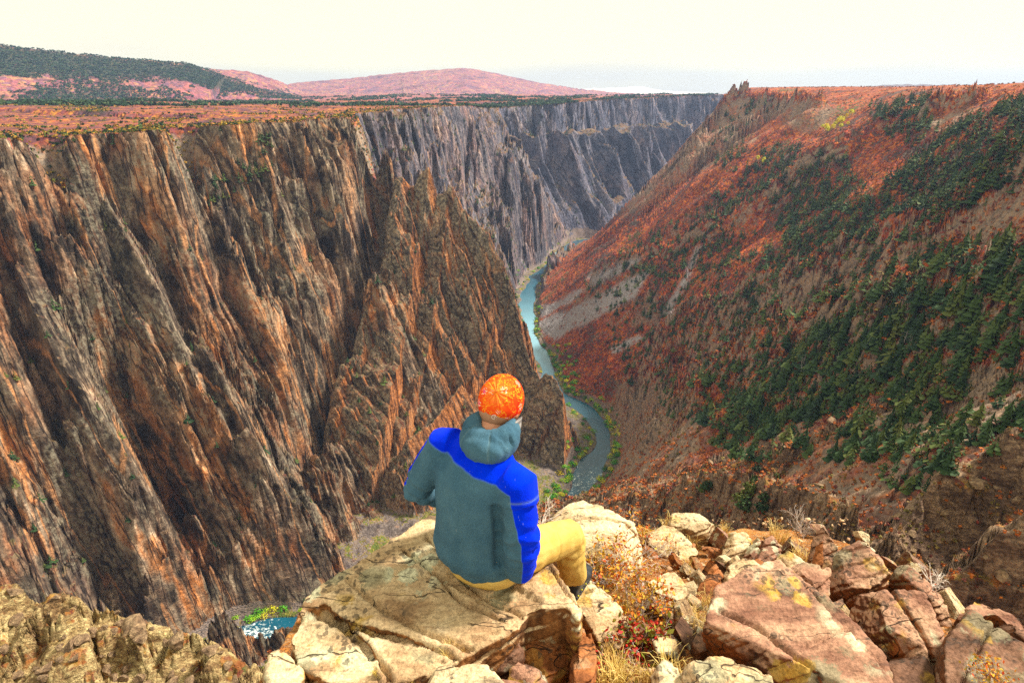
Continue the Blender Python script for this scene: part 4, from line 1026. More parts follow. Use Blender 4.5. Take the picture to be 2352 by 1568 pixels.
MAT['rust'] = ledge_rock_mat('ledge_rock_rust', [(.22, .075, .025), (.36, .13, .04), (.30, .16, .08)], [(.22, .06, .015), (.42, .14, .025)], .35)
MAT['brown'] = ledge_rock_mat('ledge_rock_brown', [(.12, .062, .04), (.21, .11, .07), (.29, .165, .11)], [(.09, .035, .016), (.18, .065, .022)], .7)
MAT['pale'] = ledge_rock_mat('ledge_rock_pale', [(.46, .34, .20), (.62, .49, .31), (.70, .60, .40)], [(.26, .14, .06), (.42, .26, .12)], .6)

DG = bpy.context.evaluated_depsgraph_get
def evaluated(o):
    dg = bpy.context.evaluated_depsgraph_get(); dg.update()
    me = bpy.data.meshes.new_from_object(o.evaluated_get(dg), preserve_all_data_layers=False, depsgraph=dg)
    return me
def remesh_arrays(bm, voxel, smooth=0):
    """voxel-remeshed copy of a bmesh as (verts, quads, normals)"""
    me = bpy.data.meshes.new('tmp'); bm.to_mesh(me); bm.free()
    o = bpy.data.objects.new('tmp', me); COL.objects.link(o)
    md = o.modifiers.new('r', 'REMESH'); md.mode = 'VOXEL'; md.voxel_size = voxel
    if smooth:
        sm = o.modifiers.new('s', 'SMOOTH'); sm.iterations = smooth; sm.factor = .5
    ev = evaluated(o)
    n = len(ev.vertices); V = np.empty(n * 3, np.float32); ev.vertices.foreach_get('co', V); V = V.reshape(-1, 3).astype(float)
    Nn = np.empty(n * 3, np.float32); ev.vertex_normals.foreach_get('vector', Nn); Nn = Nn.reshape(-1, 3).astype(float)
    k = len(ev.loops); L = np.empty(k, np.int32); ev.loops.foreach_get('vertex_index', L)
    t = np.empty(len(ev.polygons), np.int32); ev.polygons.foreach_get('loop_total', t)
    st = np.empty(len(ev.polygons), np.int32); ev.polygons.foreach_get('loop_start', st)
    Fq = [np.stack([L[st[t == m] + i] for i in range(m)], 1) for m in np.unique(t)]
    bpy.data.objects.remove(o); bpy.data.meshes.remove(me); bpy.data.meshes.remove(ev)
    return V, Fq, Nn
def vert_normals(V, Fq):
    Nn = np.zeros_like(V)
    for f in Fq:
        a = V[f[:, 2 % f.shape[1]]] - V[f[:, 0]]; b = V[f[:, -1]] - V[f[:, 1]]
        c = np.cross(a, b)
        for i in range(f.shape[1]): np.add.at(Nn, f[:, i], c)
    return Nn / (np.linalg.norm(Nn, axis=1)[:, None] + 1e-12)
def ledge_z(u, v): return at_ledge(u, v)[2]

def rock(name, px, z, thick, mat, label, cat='rock', group=None, seed=1, tilt=(0, 0), lean=(0, 0), taper=.94, rough=1.0, chips=12, cracks=(), steps=(), voxel=None, dome=0.0, round_=0):
    """a block of stone: its upper face follows the outline px seen from the camera at height z (tilted), its body goes down from there"""
    r = np.random.default_rng(seed)
    px = np.array(px, float); cu, cv = px.mean(0)
    def top(u, v): return at_z(u, v, z + tilt[0] * (u - cu) / 100 + tilt[1] * (v - cv) / 100)
    P = np.array([top(u, v) for u, v in px]); c = P.mean(0)
    size = np.ptp(P[:, :2], axis=0).max()
    Q = (P - c) * np.array((taper, taper, 1)) + c; Q[:, 2] -= thick; Q[:, 0] += lean[0]; Q[:, 1] += lean[1]
    bm = bmesh.new()
    a = [bm.verts.new(p) for p in P]; b = [bm.verts.new(p) for p in Q]; n = len(a)
    bm.faces.new(a); bm.faces.new(b[::-1])
    for i in range(n): bm.faces.new((a[i], b[i], b[(i + 1) % n], a[(i + 1) % n]))
    bmesh.ops.recalc_face_normals(bm, faces=bm.faces)
    bmesh.ops.triangulate(bm, faces=bm.faces)
    vx = voxel or min(max(size / 125, .0055), .012)
    V, Fq, Nn = remesh_arrays(bm, vx, round_)
    ext = np.ptp(V, axis=0)
    if dome: V[:, 2] += dome * (1 - np.clip(((V[:, 0] - c[0]) / (ext[0] * .55)) ** 2 + ((V[:, 1] - c[1]) / (ext[1] * .55)) ** 2, 0, 1.4)) * np.clip((V[:, 2] - (z - thick)) / thick, 0, 1)
    # chisel flat facets off the corners and edges
    for k in range(chips):
        th = r.uniform(0, 6.283); up = r.uniform(.0, .75)
        nn = np.array((math.cos(th) * (1 - up * .6), math.sin(th) * (1 - up * .6), up)); nn /= np.linalg.norm(nn)
        s = (V - c) @ nn; lim = np.quantile(s, r.uniform(.945, .993))
        V -= np.maximum(s - lim, 0)[:, None] * nn
    if len(steps):
        for poly, dz in steps:
            pw = np.array([top(u, v)[:2] for u, v in poly])
            dd = seg_dist(V[:, 0], V[:, 1], pw, closed=True)[0]; ii = inside(V[:, 0], V[:, 1], pw)
            V[:, 2] += dz * sstep(-.006, .006, np.where(ii, dd, -dd)) * np.clip((V[:, 2] - (z - thick)) / thick, 0, 1)
    Nn = vert_normals(V, Fq)
    q = V + seed * 3.7
    # bedding relief: thin plates along one inclined direction, plus knobs and grain
    bd = np.array((-.42, .62, .66)); bd /= np.linalg.norm(bd)
    lay = q @ bd + .02 * fbm3(q * 5, seed, 2)
    plate = np.abs((lay * 15 + .6 * noise3(q * 3, seed + 2)) % 1 - .5) * 2
    dsp = rough * (.008 * fbm3(q * 4.5, seed + 3, 3) + .005 * fbm3(q * 16, seed + 5, 3) + .0032 * fbm3(q * 52, seed + 7, 2) + .010 * (sstep(.15, .30, plate) - .5) * (.4 + np.abs(noise3(q * 6, seed + 9))))
    dsp = dsp * min(1.0, size / .45 + .25)
    # crevices
    for poly, dep, wd in cracks:
        pw = np.array([top(u, v)[:2] for u, v in poly])
        wob = .012 * fbm3(q * 9, seed + 11, 3)
        dd = seg_dist(V[:, 0] + wob, V[:, 1] - wob, pw)[0]
        dsp = dsp - dep * np.exp(-(dd / wd) ** 2) * np.clip(Nn[:, 2] * 2, 0, 1)
    V = V + Nn * dsp[:, None]
    o = mesh_np(name, V - c, Fq, MAT[mat]); o.location = c
    tag(o, label, cat, group)
    return o

rock('rock_slab', [(632, 1440), (690, 1395), (742, 1338), (900, 1238), (985, 1186), (1110, 1192), (1225, 1215), (1300, 1345), (1338, 1398), (1330, 1425), (1300, 1392), (1218, 1398), (1185, 1440), (1120, 1478), (1040, 1520), (940, 1550), (850, 1562), (760, 1552), (690, 1515), (640, 1470)], -1.925, .62, 'tan',
     'broad cracked tan slab with ochre lichen that the man sits on', 'rock slab', None, 3, taper=1.0, chips=3, voxel=.0075, rough=1.0,
     cracks=[([(742, 1395), (790, 1430), (840, 1478), (890, 1535), (900, 1570)], .05, .010), ([(700, 1395), (745, 1410), (830, 1438), (930, 1468), (1030, 1500), (1060, 1530)], .045, .009),
             ([(800, 1330), (880, 1400), (990, 1455), (1080, 1490)], .035, .011), ([(930, 1262), (1010, 1320), (1060, 1380), (1150, 1420), (1200, 1440)], .035, .010), ([(980, 1230), (1040, 1300), (1120, 1370), (1210, 1410)], .028, .009), ([(1260, 1300), (1300, 1360), (1345, 1400)], .03, .006)],
     steps=[([(600, 1440), (745, 1392), (840, 1478), (900, 1590), (600, 1590)], -.045), ([(745, 1400), (930, 1468), (1060, 1530), (900, 1580), (840, 1478)], -.022), ([(1010, 1320), (1190, 1435), (1250, 1380), (1100, 1290)], -.018)])
R_ = rock
R_('rock_block', [(1180, 1445), (1218, 1392), (1302, 1388), (1345, 1425), (1345, 1505), (1262, 1540), (1185, 1515)], -2.13, .4, 'rust', 'dark rusty block in the hollow at the right end of the seat slab', 'rock', None, 5, tilt=(-.05, .02))
R_('rock_block', [(1095, 1462), (1165, 1440), (1205, 1478), (1190, 1510), (1130, 1515)], -2.03, .3, 'brown', 'small dark brown block wedged under the edge of the seat slab', 'rock', None, 6)
R_('rock_block', [(1150, 1505), (1215, 1498), (1262, 1535), (1240, 1590), (1170, 1570)], -2.08, .3, 'purple', 'purplish block just below the seat slab in the front row', 'rock', None, 7)
R_('rock_fin', [(1330, 1425), (1352, 1432), (1372, 1500), (1352, 1600), (1298, 1600), (1316, 1500)], -2.02, .6, 'rust', 'upright rust orange blade of rock below the man\'s shoe', 'rock', None, 8, tilt=(0, .06), taper=1.05, chips=5)
R_('rock_block', [(1290, 1330), (1345, 1322), (1402, 1368), (1458, 1432), (1442, 1458), (1402, 1484), (1372, 1466), (1345, 1420)], -2.37, .4, 'tan', 'pale tan block with a broken rusty end under the man\'s shoe', 'rock', None, 9, chips=6)
R_('boulder', [(1255, 1212), (1280, 1180), (1340, 1150), (1402, 1163), (1442, 1192), (1478, 1240), (1482, 1300), (1432, 1340), (1350, 1310), (1285, 1240)], -2.86, .6, 'pale', 'big pale rounded boulder beyond the man\'s knee', 'boulder', None, 10, dome=.10, round_=8, chips=4, cracks=[([(1262, 1215), (1340, 1212), (1430, 1218), (1470, 1230)], .04, .012)])
R_('rock_slab', [(1470, 1250), (1482, 1205), (1530, 1186), (1562, 1214), (1625, 1290), (1602, 1326), (1540, 1285)], -3.05, .5, 'tan', 'narrow tan slab along the left edge of the orange dirt mound', 'rock', None, 11, tilt=(.02, -.05))
R_('rock_block', [(1532, 1192), (1556, 1168), (1600, 1172), (1645, 1196), (1640, 1220), (1590, 1218), (1542, 1212)], -3.05, .45, 'pale', 'pale rock capping the far end of the orange dirt mound', 'rock', None, 12, dome=.04, round_=4)
R_('rock_block', [(1488, 1334), (1540, 1308), (1578, 1334), (1578, 1362), (1560, 1378), (1502, 1358)], -2.58, .25, 'pale', 'small whitish topped block with a brown broken front', 'rock', None, 13, chips=5)
R_('rock_slab', [(1498, 1368), (1560, 1388), (1612, 1440), (1592, 1464), (1540, 1436), (1500, 1405)], -2.56, .3, 'tan', 'thin leaning yellowish slab just in front of the whitish topped block', 'rock', None, 14)
R_('rock_slab', [(1660, 1262), (1684, 1200), (1742, 1226), (1716, 1288), (1668, 1296)], -2.92, .4, 'tan', 'squarish tan slab at the right edge of the dirt mound', 'rock', None, 15, tilt=(0, -.12))
R_('rock_slab', [(1704, 1286), (1728, 1222), (1806, 1222), (1796, 1262), (1744, 1306)], -2.86, .4, 'purple', 'jointed purple brown slab on the far edge of the rock pile', 'rock', None, 16, tilt=(0, -.12), cracks=[([(1760, 1222), (1730, 1310)], .03, .006), ([(1710, 1262), (1800, 1246)], .02, .005)])
R_('rock_slab', [(1652, 1345), (1672, 1290), (1700, 1262), (1768, 1298), (1772, 1340), (1700, 1362)], -2.62, .4, 'tan', 'pale blocky slab leaning on the back of the great purple slab', 'rock', None, 17, tilt=(0, -.06))
R_('rock_slab', [(1776, 1308), (1790, 1252), (1832, 1268), (1876, 1304), (1850, 1330)], -2.68, .4, 'tan', 'wedge of tan rock behind the top of the great purple slab', 'rock', None, 18, tilt=(.02, -.1))
R_('rock_slab', [(1586, 1400), (1606, 1340), (1646, 1288), (1664, 1300), (1648, 1360), (1612, 1412)], -2.62, .4, 'rust', 'long thin rusty slab between the dirt and the great purple slab', 'rock', None, 19, tilt=(0, -.06), chips=4)
R_('rock_slab', [(1548, 1420), (1560, 1385), (1592, 1368), (1600, 1400), (1580, 1450)], -2.60, .3, 'purple', 'small bluish purple block left of the long thin rusty slab', 'rock', None, 20)
R_('rock_slab', [(1648, 1345), (1720, 1300), (1800, 1284), (1855, 1308), (1915, 1372), (2000, 1452), (2130, 1610), (1960, 1650), (1840, 1575), (1715, 1492), (1605, 1432)], -2.12, .55, 'purple', 'great tilted purple brown slab with lichen spots at front right', 'rock slab', None, 21, tilt=(.012, -.02), lean=(.12, .10), taper=.86, chips=8, voxel=.0095,
   cracks=[([(1800, 1284), (1860, 1350), (1940, 1430), (2040, 1540), (2100, 1600)], .03, .008), ([(1650, 1400), (1740, 1440), (1850, 1520), (1950, 1620)], .03, .009), ([(1850, 1480), (1960, 1440)], .018, .006)],
   steps=[([(1800, 1284), (1860, 1350), (1940, 1430), (2040, 1540), (2100, 1620), (2200, 1620), (1900, 1280)], -.025)])
R_('rock_slab', [(1782, 1296), (1840, 1286), (1908, 1304), (1916, 1378), (1872, 1345)], -2.40, .4, 'purple', 'flat orange and purple slab tucked behind the right side of the great slab', 'rock', None, 22)
R_('pointed_rock', [(1862, 1268), (1872, 1215), (1886, 1186), (1912, 1214), (1928, 1270), (1922, 1306), (1880, 1316)], -2.62, .6, 'purple', 'pointed grey rock crusted with pale green lichen on the skyline of the pile', 'rock', None, 23, tilt=(0, -.22), chips=8)
R_('rock_fin', [(1868, 1300), (1880, 1236), (1890, 1240), (1890, 1304)], -2.50, .4, 'rust', 'thin red orange blade of rock standing against the pointed lichen rock', 'rock', None, 24, tilt=(0, -.2), chips=2)
R_('rock_block', [(1905, 1320), (1925, 1250), (1946, 1212), (2006, 1216), (2042, 1262), (2050, 1312), (2000, 1352), (1935, 1345)], -2.40, .7, 'purple', 'big block with a pinkish top and a flat rust orange left face', 'rock', None, 25, tilt=(.06, -.10), chips=9)
R_('rock_slab', [(1972, 1340), (2008, 1314), (2062, 1322), (2110, 1352), (2196, 1412), (2180, 1460), (2178, 1540), (2128, 1530), (2060, 1460), (1982, 1398)], -2.22, .6, 'purple', 'long brown block splashed with cream and yellow lichen', 'rock', None, 26, tilt=(.02, -.04), cracks=[([(2040, 1330), (2090, 1420), (2160, 1520)], .035, .008)])
R_('rock_slab', [(2050, 1300), (2074, 1270), (2106, 1284), (2152, 1330), (2216, 1392), (2196, 1408), (2110, 1352)], -2.40, .6, 'purple', 'ridge of lichen covered rock behind the long brown block', 'rock', None, 27, tilt=(.02, -.06))
R_('rock_block', [(2172, 1470), (2214, 1384), (2274, 1374), (2306, 1410), (2420, 1530), (2420, 1660), (2200, 1660), (2170, 1540)], -2.10, .7, 'brown', 'dark chocolate block filling the lower right corner', 'rock', None, 28, tilt=(.02, -.03), chips=9, cracks=[([(2290, 1400), (2240, 1500), (2190, 1600)], .03, .007)])
R_('rock_slab', [(2280, 1392), (2312, 1396), (2360, 1448), (2440, 1500), (2440, 1545), (2316, 1436)], -2.30, .5, 'brown', 'purplish edge of rock behind the dark chocolate block', 'rock', None, 29)
R_('rock_slab', [(1578, 1502), (1642, 1494), (1762, 1540), (1812, 1640), (1550, 1660), (1566, 1545)], -2.10, .4, 'tan', 'flat tan rock at the bottom edge in front of the great slab', 'rock', None, 30, dome=.03)
R_('rock_block', [(1494, 1540), (1544, 1498), (1576, 1520), (1564, 1640), (1490, 1640)], -2.14, .4, 'tan', 'yellow brown block at the bottom edge beside the red berry bush', 'rock', None, 31)
R_('boulder', [(592, 1528), (610, 1494), (662, 1486), (694, 1512), (698, 1548), (682, 1640), (598, 1640)], -1.98, .45, 'pale', 'cream boulder at the bottom left tip of the ledge', 'boulder', None, 32, round_=6, chips=6, dome=.02)
R_('boulder', [(975, 1568), (1010, 1528), (1062, 1508), (1112, 1520), (1172, 1552), (1215, 1660), (950, 1660)], -1.86, .4, 'pale', 'rounded pinkish boulder at the middle of the bottom edge', 'boulder', None, 33, round_=8, chips=5, dome=.03)
R_('rock_block', [(2050, 1478), (2120, 1470), (2182, 1500), (2196, 1640), (2070, 1650), (1990, 1560)], -2.24, .5, 'brown', 'dark rock in the gap between the great slab and the dark chocolate block', 'rock', None, 34)
R_('rock_slab', [(2204, 1392), (2240, 1372), (2300, 1380), (2420, 1470), (2420, 1530), (2290, 1410), (2214, 1420)], -2.42, .5, 'purple', 'low purple rock on the skyline at the far lower right', 'rock', None, 35)
for i, (P, m, lb) in enumerate([
  ([(690, 1562), (760, 1548), (830, 1562), (838, 1640), (690, 1650)], 'tan', 'flat stone in the front row beside the cream boulder'),
  ([(840, 1575), (880, 1556), (945, 1560), (955, 1600), (930, 1640), (845, 1640)], 'brown', 'dark brown stone in the front row between the flat stone and the pinkish boulder'),
  ([(1110, 1545), (1170, 1540), (1215, 1580), (1200, 1640), (1120, 1640)], 'purple', 'lichen speckled stone right of the pinkish boulder'),
  ([(688, 1392), (700, 1362), (734, 1352), (744, 1376), (722, 1404)], 'pale', 'knobbly lichen stone on the outer left edge of the seat slab'),
  ([(1440, 1440), (1476, 1420), (1500, 1440), (1490, 1475), (1450, 1480)], 'brown', 'dark stone in the cleft right of the shoe block'),
  ([(1500, 1470), (1540, 1452), (1570, 1475), (1560, 1500), (1510, 1500)], 'tan', 'stone in the cleft behind the yellow brown block'),
  ([(1590, 1470), (1612, 1440), (1640, 1450), (1650, 1485), (1600, 1495)], 'brown', 'dark stone under the near edge of the great slab'),
  ([(1568, 1248), (1590, 1242), (1606, 1252), (1590, 1262)], 'rust', 'small rusty stone lying on the orange dirt'),
  ([(1620, 1330), (1640, 1318), (1655, 1335), (1640, 1350)], 'tan', 'little stone at the foot of the dirt mound'),
  ([(1900, 1385), (1935, 1372), (1965, 1400), (1950, 1425), (1915, 1415)], 'brown', 'shadowed stone in the gap beside the long brown block')]):
    z0 = ledge_z(*np.mean(P, axis=0)) + (.16 if i != 3 else .30)
    if i < 3: z0 = -1.99
    R_('stone', P, z0, .25, m, lb, 'stone', None, 60 + i, chips=6)

# sharp shards wedged in the gaps between the big rocks
SHM = []
for s_ in range(6):
    r = np.random.default_rng(700 + s_)
    bm = bmesh.new(); bmesh.ops.create_cube(bm, size=1.0); bmesh.ops.subdivide_edges(bm, edges=bm.edges[:], cuts=18, use_grid_fill=True)
    V = np.array([v.co for v in bm.verts]); Fq4 = np.array([[v.index for v in f.verts] for f in bm.faces]); bm.free()
    V = V * np.array((1, .55, .30))
    for q in range(16):
        nn = r.normal(size=3) * np.array((1, 1, .5)); nn /= np.linalg.norm(nn); sv0 = V @ nn; lim = np.quantile(sv0, r.uniform(.70, .96)); V = V - np.maximum(sv0 - lim, 0)[:, None] * nn
    V = V + .012 * fbm3(V * 9 + s_, s_, 3)[:, None] * np.array((.5, .5, 1))
    SHM.append(mesh_np('shard', V, Fq4, MAT[('tan', 'purple', 'brown', 'tan', 'rust', 'pale')[s_]], link=False).data)
SHW = ('tan', 'purplish', 'dark brown', 'tan', 'rust coloured', 'pale')
for i in range(74):
    u, v = (rng.uniform(1490, 1700), rng.uniform(1240, 1520)) if i < 34 else (rng.uniform(1640, 2240), rng.uniform(1225, 1520))
    if v < 1200 + max(0, (u - 1900)) * .52: continue
    e = bpy.data.objects.new('shard', SHM[i % 6]); COL.objects.link(e)
    p = at_ledge(u, v); h = rng.uniform(.12, .34)
    e.location = p + np.array((0, 0, .02)); e.scale = (h, h, h * rng.uniform(.8, 1.6)); e.rotation_euler = (rng.normal() * .35, rng.normal() * .3 + .2, math.radians(-48) + rng.normal() * .35)
    tag(e, '%s broken shard wedged between the big rocks on the right half of the ledge' % SHW[i % 6], 'rock shard', SHW[i % 6] + ' shards between the ledge rocks')

# stone chips and grit on the open dirt
CH = []
for s in range(4):
    bm = bmesh.new(); bmesh.ops.create_icosphere(bm, subdivisions=1, radius=.5)
    r = np.random.default_rng(90 + s); V = np.array([v.co for v in bm.verts]); T = np.array([[v.index for v in f.verts] for f in bm.faces]); bm.free()
    CH.append((V * (1 + .55 * r.normal(size=(len(V), 1)).clip(-1, 1)) * np.array((1, .7, .3)), T))
n = 1100
uu, vv = rng.uniform(1380, 1960, n), rng.uniform(1190, 1560, n)
pc = np.array([at_ledge(a, b) for a, b in zip(uu, vv)]); 
V, T, TI = scatter_geo(CH, pc + np.array((0, 0, .01)), rng.gamma(1.3, .010, n) + .008, rng.uniform(0, 6.28, n), rng.uniform(0, 1, n))
MAT['chips'] = leaf_mat('stone_chips', [(.1, (.16, .08, .04)), (.4, (.34, .2, .11)), (.7, (.5, .36, .22)), (.95, (.42, .17, .05))], .9, 30)
tag(mesh_np('gravel', V, T, MAT['chips'], smooth=False, attrs={'tint': TI}), 'orange grit and stone chips on the ledge', 'gravel', kind='stuff')

# ------------------------------------------------------------------ plants of the ledge
def blades(n, spread, h, seed, lean=.5, wid=.0022):
    r = np.random.default_rng(seed); V = []; T = []
    for i in range(n):
        a = r.uniform(0, 6.283); d = spread * math.sqrt(r.uniform()); p = np.array((d * math.cos(a), d * math.sin(a), 0.0))
        b = r.uniform(0, 6.283); l = r.uniform(.15, 1) * lean; hh = h * r.uniform(.5, 1.15)
        dirv = np.array((math.cos(b), math.sin(b), 0)); side = np.array((-math.sin(b), math.cos(b), 0)) * wid * r.uniform(.6, 1.4)
        pts = [p, p + dirv * hh * l * .25 + np.array((0, 0, hh * .5)), p + dirv * hh * l * .8 + np.array((0, 0, hh * .85)), p + dirv * hh * l * 1.35 + np.array((0, 0, hh * (.95 - .2 * l)))]
        k = len(V)
        for j, q in enumerate(pts):
            s = side * (1 - j / 3.2); V += [q - s, q + s]
        for j in range(3): T += [(k + 2 * j, k + 2 * j + 1, k + 2 * j + 3), (k + 2 * j, k + 2 * j + 3, k + 2 * j + 2)]
    return np.array(V), np.array(T)
MAT['straw'] = leaf_mat('dry_grass', [(.1, (.40, .22, .05)), (.4, (.62, .42, .12)), (.7, (.72, .55, .22)), (.95, (.66, .46, .05))], .8, 9)
GT = [blades(55, .045, .14, s) for s in (71, 72, 73)]
tu = [(1590, 1425, 0), (1604, 1440, 0), (1575, 1440, 0), (1620, 1412, 0), (1600, 1455, 0), (1396, 1545, 0), (1420, 1560, 0), (1440, 1578, 0), (1370, 1580, 0), (1530, 1555, 0), (1545, 1575, 0), (1510, 1580, 0), (1480, 1560, 0), (1540, 1270, 0), (1500, 1255, 0), (1480, 1246, 0), (1640, 1232, 0),
      (1570, 1262, 0), (1590, 1318, 0), (1450, 1400, 0), (1390, 1320, 0), (1840, 1290, 0), (1670, 1310, 0), (1655, 1230, 0), (1790, 1240, 0), (1990, 1420, 0), (1010, 1500, 1), (1000, 1512, 1), (880, 1556, 1), (930, 1558, 1), (1030, 1520, 1), (1530, 1230, 0), (1550, 1225, 0)]
pos = np.array([(at_ledge(u, v) if k == 0 else at_z(u, v, -1.96)) for u, v, k in tu]) + rng.normal(size=(len(tu), 3)) * np.array((.015, .015, 0))
sz = np.array([rng.uniform(.8, 1.25) * (1 if k == 0 else .3) for u, v, k in tu])
pos2 = np.repeat(pos, 2, 0) + rng.normal(size=(2 * len(pos), 3)) * np.array((.03, .03, 0)); sz2 = np.repeat(sz, 2) * rng.uniform(.6, 1.1, 2 * len(pos))
V, T, TI = scatter_geo(GT, pos2, sz2, rng.uniform(0, 6.28, len(pos2)), rng.uniform(0, 1, len(pos2)))
tag(mesh_np('dry_grass', V, T, MAT['straw'], smooth=False, attrs={'tint': TI}), 'dry straw coloured grass between the rocks', 'grass', kind='stuff')

MAT['twig'] = leaf_mat('bare_twigs', [(.2, (.42, .33, .28)), (.8, (.66, .58, .52))], .8, 8)
MAT['autumn'] = leaf_mat('autumn_leaves', [(.12, (.55, .05, .01)), (.35, (.60, .20, .02)), (.6, (.60, .34, .03)), (.85, (.34, .27, .03))], .7, 12)
MAT['redleaf'] = leaf_mat('red_leaves', [(.12, (.36, .010, .008)), (.40, (.30, .03, .015)), (.62, (.15, .19, .02)), (.8, (.24, .24, .03)), (.95, (.45, .22, .02))], .6, 12)
MAT['berry'] = leaf_mat('red_berries', [(.2, (.55, .008, .006)), (.8, (.62, .02, .01))], .35, 5)
def twig_bush(seed, h, n, leaf_n, leaf_s, spread=.9):
    """stems forking three times; returns twig arrays and leaf arrays"""
    r = np.random.default_rng(seed); tw = []; tips = []
    def grow(p, d, L, rad, lev):
        q = p + d * L; m = (p + q) / 2 + r.normal(size=3) * L * .10
        tw.append(tube_geo([p, m, q], [rad, rad * .8, rad * .55], 4)); tips.append(m); tips.append(q)
        if lev < 3:
            for k in range(r.integers(2, 4)):
                nd = d + r.normal(size=3) * .55; nd[2] += .15; nd /= np.linalg.norm(nd)
                grow(q if k else m, nd, L * r.uniform(.5, .75), rad * .6, lev + 1)
    for i in range(n):
        a = r.uniform(0, 6.283); d = np.array((math.cos(a) * spread, math.sin(a) * spread, r.uniform(.5, 1.1))); d /= np.linalg.norm(d)
        grow(np.array((r.normal() * .02, r.normal() * .02, -.02)), d, h * r.uniform(.35, .55), .0050, 0)
    V, T, off = [], [], 0
    for a, b in tw: V.append(a); T.append(b + off); off += len(a)
    LV, LT = [], []
    tips = np.array(tips)
    for i in range(leaf_n):
        p = tips[r.integers(len(tips))] + r.normal(size=3) * .012; u = r.normal(size=3); u /= np.linalg.norm(u); w = np.cross(u, r.normal(size=3)); w /= np.linalg.norm(w); s = leaf_s * r.uniform(.6, 1.3)
        b = len(LV); LV += [p, p + u * s * .5 + w * s * .28, p + u * s, p + u * s * .5 - w * s * .28]; LT += [(b, b + 1, b + 2), (b, b + 2, b + 3)]
    return (np.concatenate(V), np.concatenate(T)), (np.array(LV), np.array(LT)), tips
def bush(u, v, z, h, n, ln, ls, leafmat, label, cat, seed, berries=0, name='shrub', spread=.9):
    p = at_ledge(u, v) if z is None else at_z(u, v, z)
    e = bpy.data.objects.new(name, None); COL.objects.link(e); e.location = p; e.empty_display_size = .1
    tag(e, label, cat)
    tw, lf, tips = twig_bush(seed, h, n, ln, ls, spread)
    mesh_np('twigs', tw[0], tw[1], MAT['twig'], e)
    if ln:
        ti = np.repeat(np.random.default_rng(seed).uniform(0, 1, len(lf[0]) // 4), 4)
        mesh_np('leaves', lf[0], lf[1], MAT[leafmat], e, smooth=False, attrs={'tint': ti})
    if berries:
        bm = bmesh.new(); bmesh.ops.create_icosphere(bm, subdivisions=1, radius=.0065); V = np.array([q.co for q in bm.verts]); T = np.array([[q.index for q in f.verts] for f in bm.faces]); bm.free()
        pts = tips[np.random.default_rng(seed + 1).integers(0, len(tips), berries)] + np.random.default_rng(seed + 2).normal(size=(berries, 3)) * .014
        VV = (V[None] + pts[:, None]).reshape(-1, 3); TT = (T[None] + (np.arange(berries) * len(V))[:, None, None]).reshape(-1, 3)
        mesh_np('berries', VV, TT, MAT['berry'], e)
    return e
bush(1385, 1335, None, .34, 12, 900, .027, 'autumn', 'orange leaved wiry bush right behind the man\'s shin', 'bush', 201)
bush(1455, 1330, None, .38, 13, 420, .022, 'autumn', 'bare pale twigged bush with a few red leaves beside the dirt mound', 'bush', 202)
bush(1420, 1265, None, .30, 11, 700, .026, 'autumn', 'dry golden bush against the big pale boulder', 'bush', 203)
bush(1470, 1420, None, .26, 11, 700, .024, 'autumn', 'yellow orange bush in the cleft above the red berry bush', 'bush', 204)
bush(1445, 1500, None, .20, 14, 800, .030, 'redleaf', 'red berry bush with green and scarlet leaves in the cleft at the bottom', 'bush', 205, berries=45)
bush(1395, 1545, None, .16, 7, 200, .020, 'redleaf', 'low scarlet and green plant in the grass beside the rust orange blade', 'plant', 206, berries=14)
bush(1838, 1218, None, .22, 11, 60, .012, 'autumn', 'round grey leafless bush on the skyline of the rock pile', 'bush', 207)
bush(1245, 1205, -2.72, .20, 8, 60, .010, 'autumn', 'small pale twiggy bush between the man\'s hip and the big pale boulder', 'bush', 208)
bush(2140, 1345, -2.55, .16, 8, 10, .010, 'autumn', 'tiny grey tuft of twigs behind the long brown block', 'bush', 209)
bush(2268, 1552, -2.06, .10, 10, 420, .014, 'rimleaf' if False else 'autumn', 'low scrubby plant growing on the dark chocolate block', 'plant', 210)
# ------------------------------------------------------------------ the seated man
RT = np.array((.867, -.498, 0.0)); FW = np.array((.498, .867, 0.0)); UP = np.array((0, 0, 1.0))
def loft(bm, secs, n=20, cap=True):
    """tube through elliptical sections (centre, half-axis a, half-axis b)"""
    rings = []
    for c, a, b in secs:
        c = np.array(c); a = np.array(a); b = np.array(b)
        rings.append([bm.verts.new(c + a * math.cos(2 * math.pi * k / n) + b * math.sin(2 * math.pi * k / n)) for k in range(n)])
    for r0, r1 in zip(rings, rings[1:]):
        for k in range(n): bm.faces.new((r0[k], r0[(k + 1) % n], r1[(k + 1) % n], r1[k]))
    if cap: bm.faces.new(rings[0][::-1]); bm.faces.new(rings[-1])
def limb(bm, pts, rad, n=16, ref=(0.2, .3, 1)):
    P = [np.array(p, float) for p in pts]; secs = []
    for i, p in enumerate(P):
        t = P[min(i + 1, len(P) - 1)] - P[max(i - 1, 0)]; t /= np.linalg.norm(t)
        a = np.cross(t, ref); a /= np.linalg.norm(a); b = np.cross(t, a)
        r = rad[i] if isinstance(rad[i], (tuple, list)) else (rad[i], rad[i])
        secs.append((p, a * r[0], b * r[1]))
    loft(bm, secs, n)
def ball(bm, c, r, ax=None, sub=3):
    m = Matrix.Identity(4)
    A = np.eye(3) if ax is None else np.stack(ax, 1)
    rr = np.array(r if isinstance(r, (tuple, list)) else (r, r, r))
    M3 = A * rr
    for i in range(3):
        for j in range(3): m[i][j] = M3[i, j]
        m[i][3] = c[i]
    bmesh.ops.create_icosphere(bm, subdivisions=sub, radius=1.0, matrix=m)
